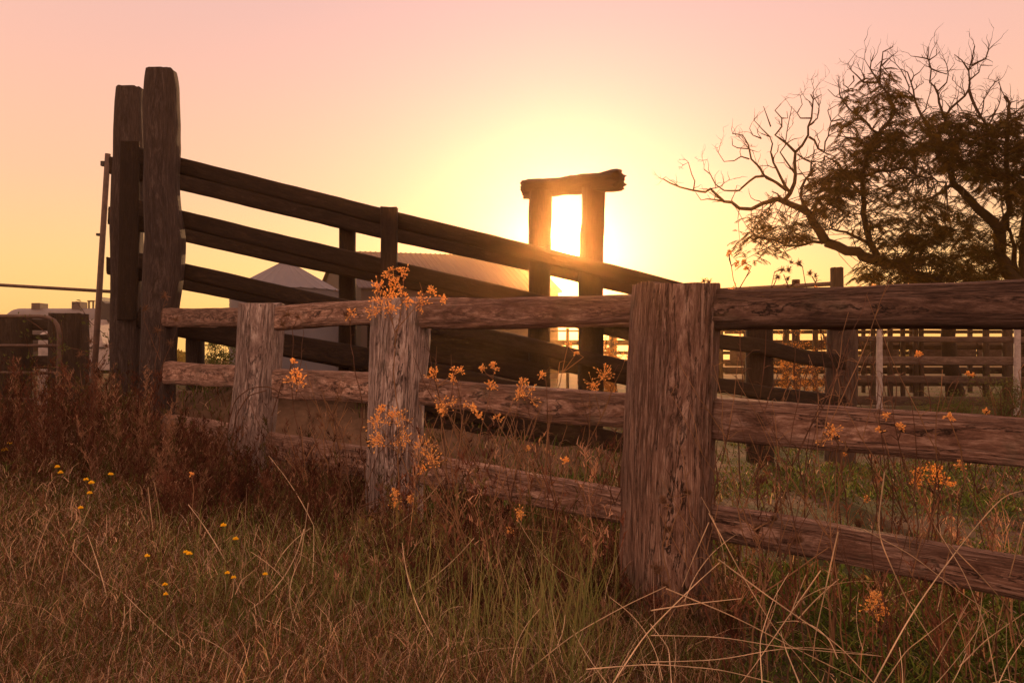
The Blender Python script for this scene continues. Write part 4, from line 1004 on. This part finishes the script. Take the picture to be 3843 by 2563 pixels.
# dead twiggy brush, tall at the left against the posts
parts = []
def brush(nst, pxr, dr_, hr, side, seedpal, hs=1.):
    px, d, x = scatter(nst, dr_[0], dr_[1], pxr[0], pxr[1], .9)
    H = rng.uniform(hr[0], hr[1], nst)
    H *= np.interp(px, [-500, 100, 500, 700, 1400], [1.05, 1., .95, .75, .6])
    az = rng.uniform(0, 2*np.pi, nst); ln = rng.uniform(.05, .35, nst)
    col = pick(seedpal, nst)
    parts.append(blades(x, d, np.zeros(nst), H, rng.uniform(.003, .0055, nst), ln, col, az, 4, wander=.03))
    rep = np.repeat(np.arange(nst), side); m = len(rep); t = rng.uniform(.25, 1, m)
    bx = x[rep]+np.cos(az[rep])*ln[rep]*H[rep]*t**1.6; by = d[rep]+np.sin(az[rep])*ln[rep]*H[rep]*t**1.6; bz = H[rep]*t
    L = rng.uniform(.05, .2, m)*(1.25-t); a2 = rng.uniform(0, 2*np.pi, m); l2 = rng.uniform(.4, 1.2, m)
    parts.append(blades(bx, by, bz, L, rng.uniform(.002, .0034, m), l2, col[rep]*rng.uniform(.8, 1.4, (m, 1)), a2, 2))
    rep2 = np.repeat(np.arange(m), 3); k = len(rep2); t2 = rng.uniform(.3, 1, k)
    cx_ = bx[rep2]+np.cos(a2[rep2])*l2[rep2]*L[rep2]*t2**1.6; cy_ = by[rep2]+np.sin(a2[rep2])*l2[rep2]*L[rep2]*t2**1.6; cz_ = bz[rep2]+L[rep2]*t2*.85
    parts.append(blades(cx_, cy_, cz_, rng.uniform(.012, .04, k), rng.uniform(.003, .007, k), rng.uniform(.2, 1.6, k), col[rep[rep2]]*rng.uniform(.8, 1.5, (k, 1)), None, 2))
BR = np.array([(.075,.032,.022), (.10,.045,.03), (.045,.02,.015), (.20,.12,.08), (.06,.05,.022)])
brush(420, (-500, 560), (4.6, 7.6), (.6, .98), 34, BR)
brush(160, (480, 900), (4.6, 6.4), (.45, .8), 30, BR)
brush(170, (560, 1420), (3.7, 4.9), (.35, .62), 28, BR)
brush(60, (1350, 2350), (2.9, 3.7), (.3, .55), 24, BR)
brush(26, (1650, 2350), (2.6, 3.4), (.5, .95), 8, BR*1.3)
brush(70, (2720, 3950), (2.1, 3.4), (.5, 1.2), 10, BR*1.7)
brush(60, (1500, 2400), (2.7, 3.6), (.6, 1.2), 12, BR*1.8)
brush(50, (1080, 1900), (3.2, 4.), (.6, 1.1), 16, BR*.8)
brush(90, (1250, 2800), (2.45, 3.2), (.22, .5), 24, BR*1.2)
brush(40, (700, 1500), (3.9, 5.2), (.6, 1.1), 14, BR*.8)
v, q, t, c = merge(parts)
tag(np_mesh('dead_brush', v, q, t, c, M['grass']), 'dense dead twiggy brush, tallest around the foot of the tall posts', None, kind='stuff')
# green and dry ground cover behind and below the right-hand rails
parts = []
N = 90000
px, d, x = scatter(N, 1.9, 13, 1500, 4300, 1.5)
pat = nz2(x+40, d+40, 1.3, 12)*.65+nz2(x+40, d+40, 4.5, 13)*.35
keep = (pat > .36) | (rng.random(N) < .15); px, d, x, pat = px[keep], d[keep], x[keep], pat[keep]; n = len(d)
col = np.where((rng.random(n) < .8)[:, None], pick(GRN, n)*1.05, pick(DRY, n))
parts.append(blades(x, d, np.zeros(n)-.004, rng.uniform(.015, .06, n)*(.5+pat), rng.uniform(.006, .014, n), rng.uniform(.5, 1.8, n), col, segs=2))
N = 6000                       # rough taller grass just behind the fence, left of the thick post
px, d, x = scatter(N, 3.4, 9, 1450, 3200, 1.3); keep = (d > 9027/(px+720)+.25); px, d, x = px[keep], d[keep], x[keep]; n = len(d)
keep = rng.random(n) < np.interp(px, [1450, 2300, 2700, 3200], [1, .8, .15, .04]); px, d, x = px[keep], d[keep], x[keep]; n = len(d)
parts.append(blades(x, d, np.zeros(n), rng.uniform(.10, .30, n)*np.interp(px, [1450, 2500, 3200], [1, .8, .4]), rng.uniform(.004, .009, n), rng.uniform(.1, .9, n), np.where((rng.random(n) < .55)[:, None], pick(GRN, n)*.9, pick(DRY, n)), segs=3, droop=.3))
bxs = rng.uniform(-4.4, 1.6, 9000); bys = rng.uniform(6.6, 8.8, 9000); bzs = np.array([bank_h(a, b) for a, b in zip(bxs, bys)])
kk = (nz2(bxs+20, bys+20, 1.8, 31) > .42) & (bzs > .02); bxs, bys, bzs = bxs[kk], bys[kk], bzs[kk]; n = len(bxs)
parts.append(blades(bxs, bys, bzs-.03, rng.uniform(.04, .2, n), rng.uniform(.005, .01, n), rng.uniform(.2, 1.3, n), np.where((rng.random(n) < .5)[:, None], pick(GRN, n), pick(DRY, n)), segs=3, droop=.3))
v, q, t, c = merge(parts)
M['cover'] = leafy('cover_leaves', None, .22, (1.3,1.2,.6))
tag(np_mesh('ground_cover', v, q, t, c, M['cover']), 'low green weeds and short grass growing behind the rails', None, kind='stuff')
# long dry canes in the lower right and scattered stalks
mb = MB(); rnd = random.Random(99)
CN = [[(2443,2383),(2700,2388),(2950,2430),(3300,2460)],[(2443,2483),(2700,2477),(2900,2436),(3050,2425),(3310,2462)],[(2500,2208),(2750,2310),(3000,2440),(3250,2563)],[(2660,1925),(2780,2150),(2900,2350),(3080,2563)],
 [(2695,2098),(2900,2250),(3150,2420),(3280,2563)],[(3145,1995),(3100,2200),(3060,2380),(3050,2480)],[(3280,2560),(3420,2300),(3600,2050),(3760,1860),(3843,1840)],[(3843,1960),(3780,2200),(3720,2450)],[(2660,1960),(2600,2100),(2560,2200)],
 [(3080,2140),(2960,2310),(2830,2500),(2780,2563)],[(3665,2095),(3690,2180),(3680,2300),(3650,2460)],[(3320,1770),(3290,2000),(3400,2250),(3560,2500)],[(2443,2290),(2600,2265),(2780,2245)],[(3560,2040),(3700,2180),(3800,2300),(3843,2420)],
 [(3600,2500),(3700,2400),(3843,2300)],[(2200,2510),(2443,2490),(2700,2510),(2900,2560)],[(1950,2540),(2150,2380),(2350,2270),(2500,2200)],[(3240,1985),(3420,2080),(3600,2220),(3780,2340)],[(2860,2563),(2850,2400),(2900,2250),(2960,2150)],
 [(3320,2560),(3400,2440),(3480,2380),(3580,2300)],[(2300,2563),(2420,2380),(2600,2200),(2700,2110)],[(3000,2563),(2950,2440),(2930,2370)],[(2520,2563),(2510,2430),(2440,2340)],[(3740,2563),(3700,2350),(3620,2150),(3500,1960)]]
def cane(pts, d0, d1, r):
    k = len(pts); w = [P(x, y, d0+(d1-d0)*i/(k-1)) for i, (x, y) in enumerate(pts)]
    w = [Vector((q.x, q.y, max(q.z, .005))) for q in w]
    fine = [Vector([float(np.interp(t, range(k), [p[c_] for p in w])) for c_ in range(3)]) for t in np.linspace(0, k-1, 22)]
    for _ in range(4): fine = [fine[0]]+[(fine[i-1]+fine[i]*2+fine[i+1])/4 for i in range(1, 21)]+[fine[-1]]
    mb.tube(fine, [r*(1-.4*i/21) for i in range(22)], 5, False)
for i, c in enumerate(CN): cane(c, rnd.uniform(1.75, 2.1), rnd.uniform(1.9, 2.3), rnd.uniform(.0011, .0019))
for i in range(70):
    x = rnd.uniform(-100, 3900); y = rnd.uniform(1850, 2500); L = rnd.uniform(120, 420); a = rnd.gauss(-math.pi/2, .75)
    if x > 2400: y = rnd.uniform(2050, 2550)
    bend = rnd.gauss(0, .35); d = min(4.2, .72*F/(y-1330+60)); pts = [(x, y+120)]
    for k in range(4): pts.append((pts[-1][0]+math.cos(a)*L/4, pts[-1][1]+math.sin(a)*L/4)); a += bend*.5
    cane(pts, d, d+rnd.uniform(-.1, .3), rnd.uniform(.0009, .0018)*d/2.2)
M['cane'] = leafy('dry_cane', (.62,.47,.32), .3, (1.2,1.1,.85))
tag(mb.build('dry_canes', M['cane']), 'long pale dry grass canes criss-crossing at the bottom right', None, kind='stuff')

# ------------------------------------------------------------------ haze
SUNPX = (2124, 930)
sd = (P(SUNPX[0], SUNPX[1], 100)-Vector((0, 0, EYE))).normalized()
HZ = dict(dens=.0020, g=.94)
hz = MB().box((-172, -172, -1), (172, 172, 8.2)).build('haze', bpy.data.materials.new('haze_air'), smooth=False)  # haze volume added so the sun's glow spreads over nearby timbers
hm = hz.data.materials[0]; hm.use_nodes = True; nt = hm.node_tree; nt.nodes.clear()
out = nt.nodes.new('ShaderNodeOutputMaterial'); pv = nt.nodes.new('ShaderNodeVolumePrincipled')
pv.inputs['Color'].default_value = (1., .60, .25, 1); pv.inputs['Density'].default_value = HZ['dens']; pv.inputs['Anisotropy'].default_value = HZ['g']
nt.links.new(pv.outputs[0], out.inputs['Volume'])
tag(hz, 'warm haze added for the glow around the sun', None, kind='stuff')

# ------------------------------------------------------------------ sky and sun
w = bpy.data.worlds.new('World'); S.world = w; w.use_nodes = True; nt = w.node_tree; nt.nodes.clear()
out = nt.nodes.new('ShaderNodeOutputWorld'); bg = nt.nodes.new('ShaderNodeBackground')
el = math.asin(sd.z); az = math.atan2(sd.x, sd.y)
sky = nt.nodes.new('ShaderNodeTexSky'); sky.sky_type = 'NISHITA'; sky.sun_disc = False
sky.sun_elevation = el; sky.sun_rotation = az; sky.dust_density = 3.; sky.air_density = 1.5
tc = nt.nodes.new('ShaderNodeTexCoord'); sep = nt.nodes.new('ShaderNodeSeparateXYZ'); nt.links.new(tc.outputs['Generated'], sep.inputs[0])
# dusty sunset bands by elevation, zenith brightened as added fill light
z01 = mathn(nt, 'MAXIMUM', sep.outputs[2], 0.)
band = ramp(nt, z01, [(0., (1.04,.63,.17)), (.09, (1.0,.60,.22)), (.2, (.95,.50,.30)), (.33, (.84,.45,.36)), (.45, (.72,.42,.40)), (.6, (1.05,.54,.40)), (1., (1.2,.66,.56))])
dt = nt.nodes.new('ShaderNodeVectorMath'); dt.operation = 'DOT_PRODUCT'; nt.links.new(tc.outputs['Generated'], dt.inputs[0]); dt.inputs[1].default_value = sd
ang = mathn(nt, 'ARCCOSINE', mathn(nt, 'MINIMUM', dt.outputs['Value'], .999999))
def lobe(scale, power, col):
    e = mathn(nt, 'MULTIPLY', mathn(nt, 'POWER', mathn(nt, 'DIVIDE', ang, scale), power), -1.)
    g = mathn(nt, 'EXPONENT', e); m = nt.nodes.new('ShaderNodeVectorMath'); m.operation = 'SCALE'; m.inputs[0].default_value = col; nt.links.new(g, m.inputs['Scale']); return m.outputs[0]
def addv(a, b):
    m = nt.nodes.new('ShaderNodeVectorMath'); m.operation = 'ADD'; nt.links.new(a, m.inputs[0]); nt.links.new(b, m.inputs[1]); return m.outputs[0]
# added warm fill light on the side of the sky away from the sun
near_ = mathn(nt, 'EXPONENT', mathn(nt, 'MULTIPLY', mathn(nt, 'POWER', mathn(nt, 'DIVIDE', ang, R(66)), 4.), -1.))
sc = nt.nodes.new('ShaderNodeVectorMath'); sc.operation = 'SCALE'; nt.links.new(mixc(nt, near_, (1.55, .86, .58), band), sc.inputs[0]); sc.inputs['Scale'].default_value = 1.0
ns = nt.nodes.new('ShaderNodeVectorMath'); ns.operation = 'SCALE'; nt.links.new(sky.outputs[0], ns.inputs[0]); ns.inputs['Scale'].default_value = .02
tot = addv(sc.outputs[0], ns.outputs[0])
tot = addv(tot, lobe(R(17), 1.5, (.0,.0,.10)))
tot = addv(tot, lobe(R(5.5), 1.4, (.2,.14,.22)))
tot = addv(tot, lobe(R(1.2), 2., (16,13,7)))
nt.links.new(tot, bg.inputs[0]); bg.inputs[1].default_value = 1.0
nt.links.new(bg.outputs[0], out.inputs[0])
sl = bpy.data.lights.new('sun', 'SUN'); sl.energy = 5.; sl.angle = R(.6); sl.color = (1., .54, .24)
so = bpy.data.objects.new('sun', sl); COL.objects.link(so)
so.rotation_euler = sd.to_track_quat('Z', 'Y').to_euler(); so.location = (0, 0, 30)

S.view_settings.view_transform = 'Standard'; S.view_settings.look = 'None'; S.view_settings.gamma = 1; S.view_settings.exposure = 0.0
S.render.engine = 'CYCLES'
cy = S.cycles
cy.max_bounces = 7; cy.diffuse_bounces = 3; cy.glossy_bounces = 2; cy.transmission_bounces = 3; cy.volume_bounces = 2; cy.transparent_max_bounces = 4
cy.use_denoising = True; cy.denoiser = 'OPENIMAGEDENOISE'; cy.denoising_input_passes = 'RGB_ALBEDO_NORMAL'; cy.denoising_prefilter = 'ACCURATE'; cy.sample_clamp_indirect = 4.
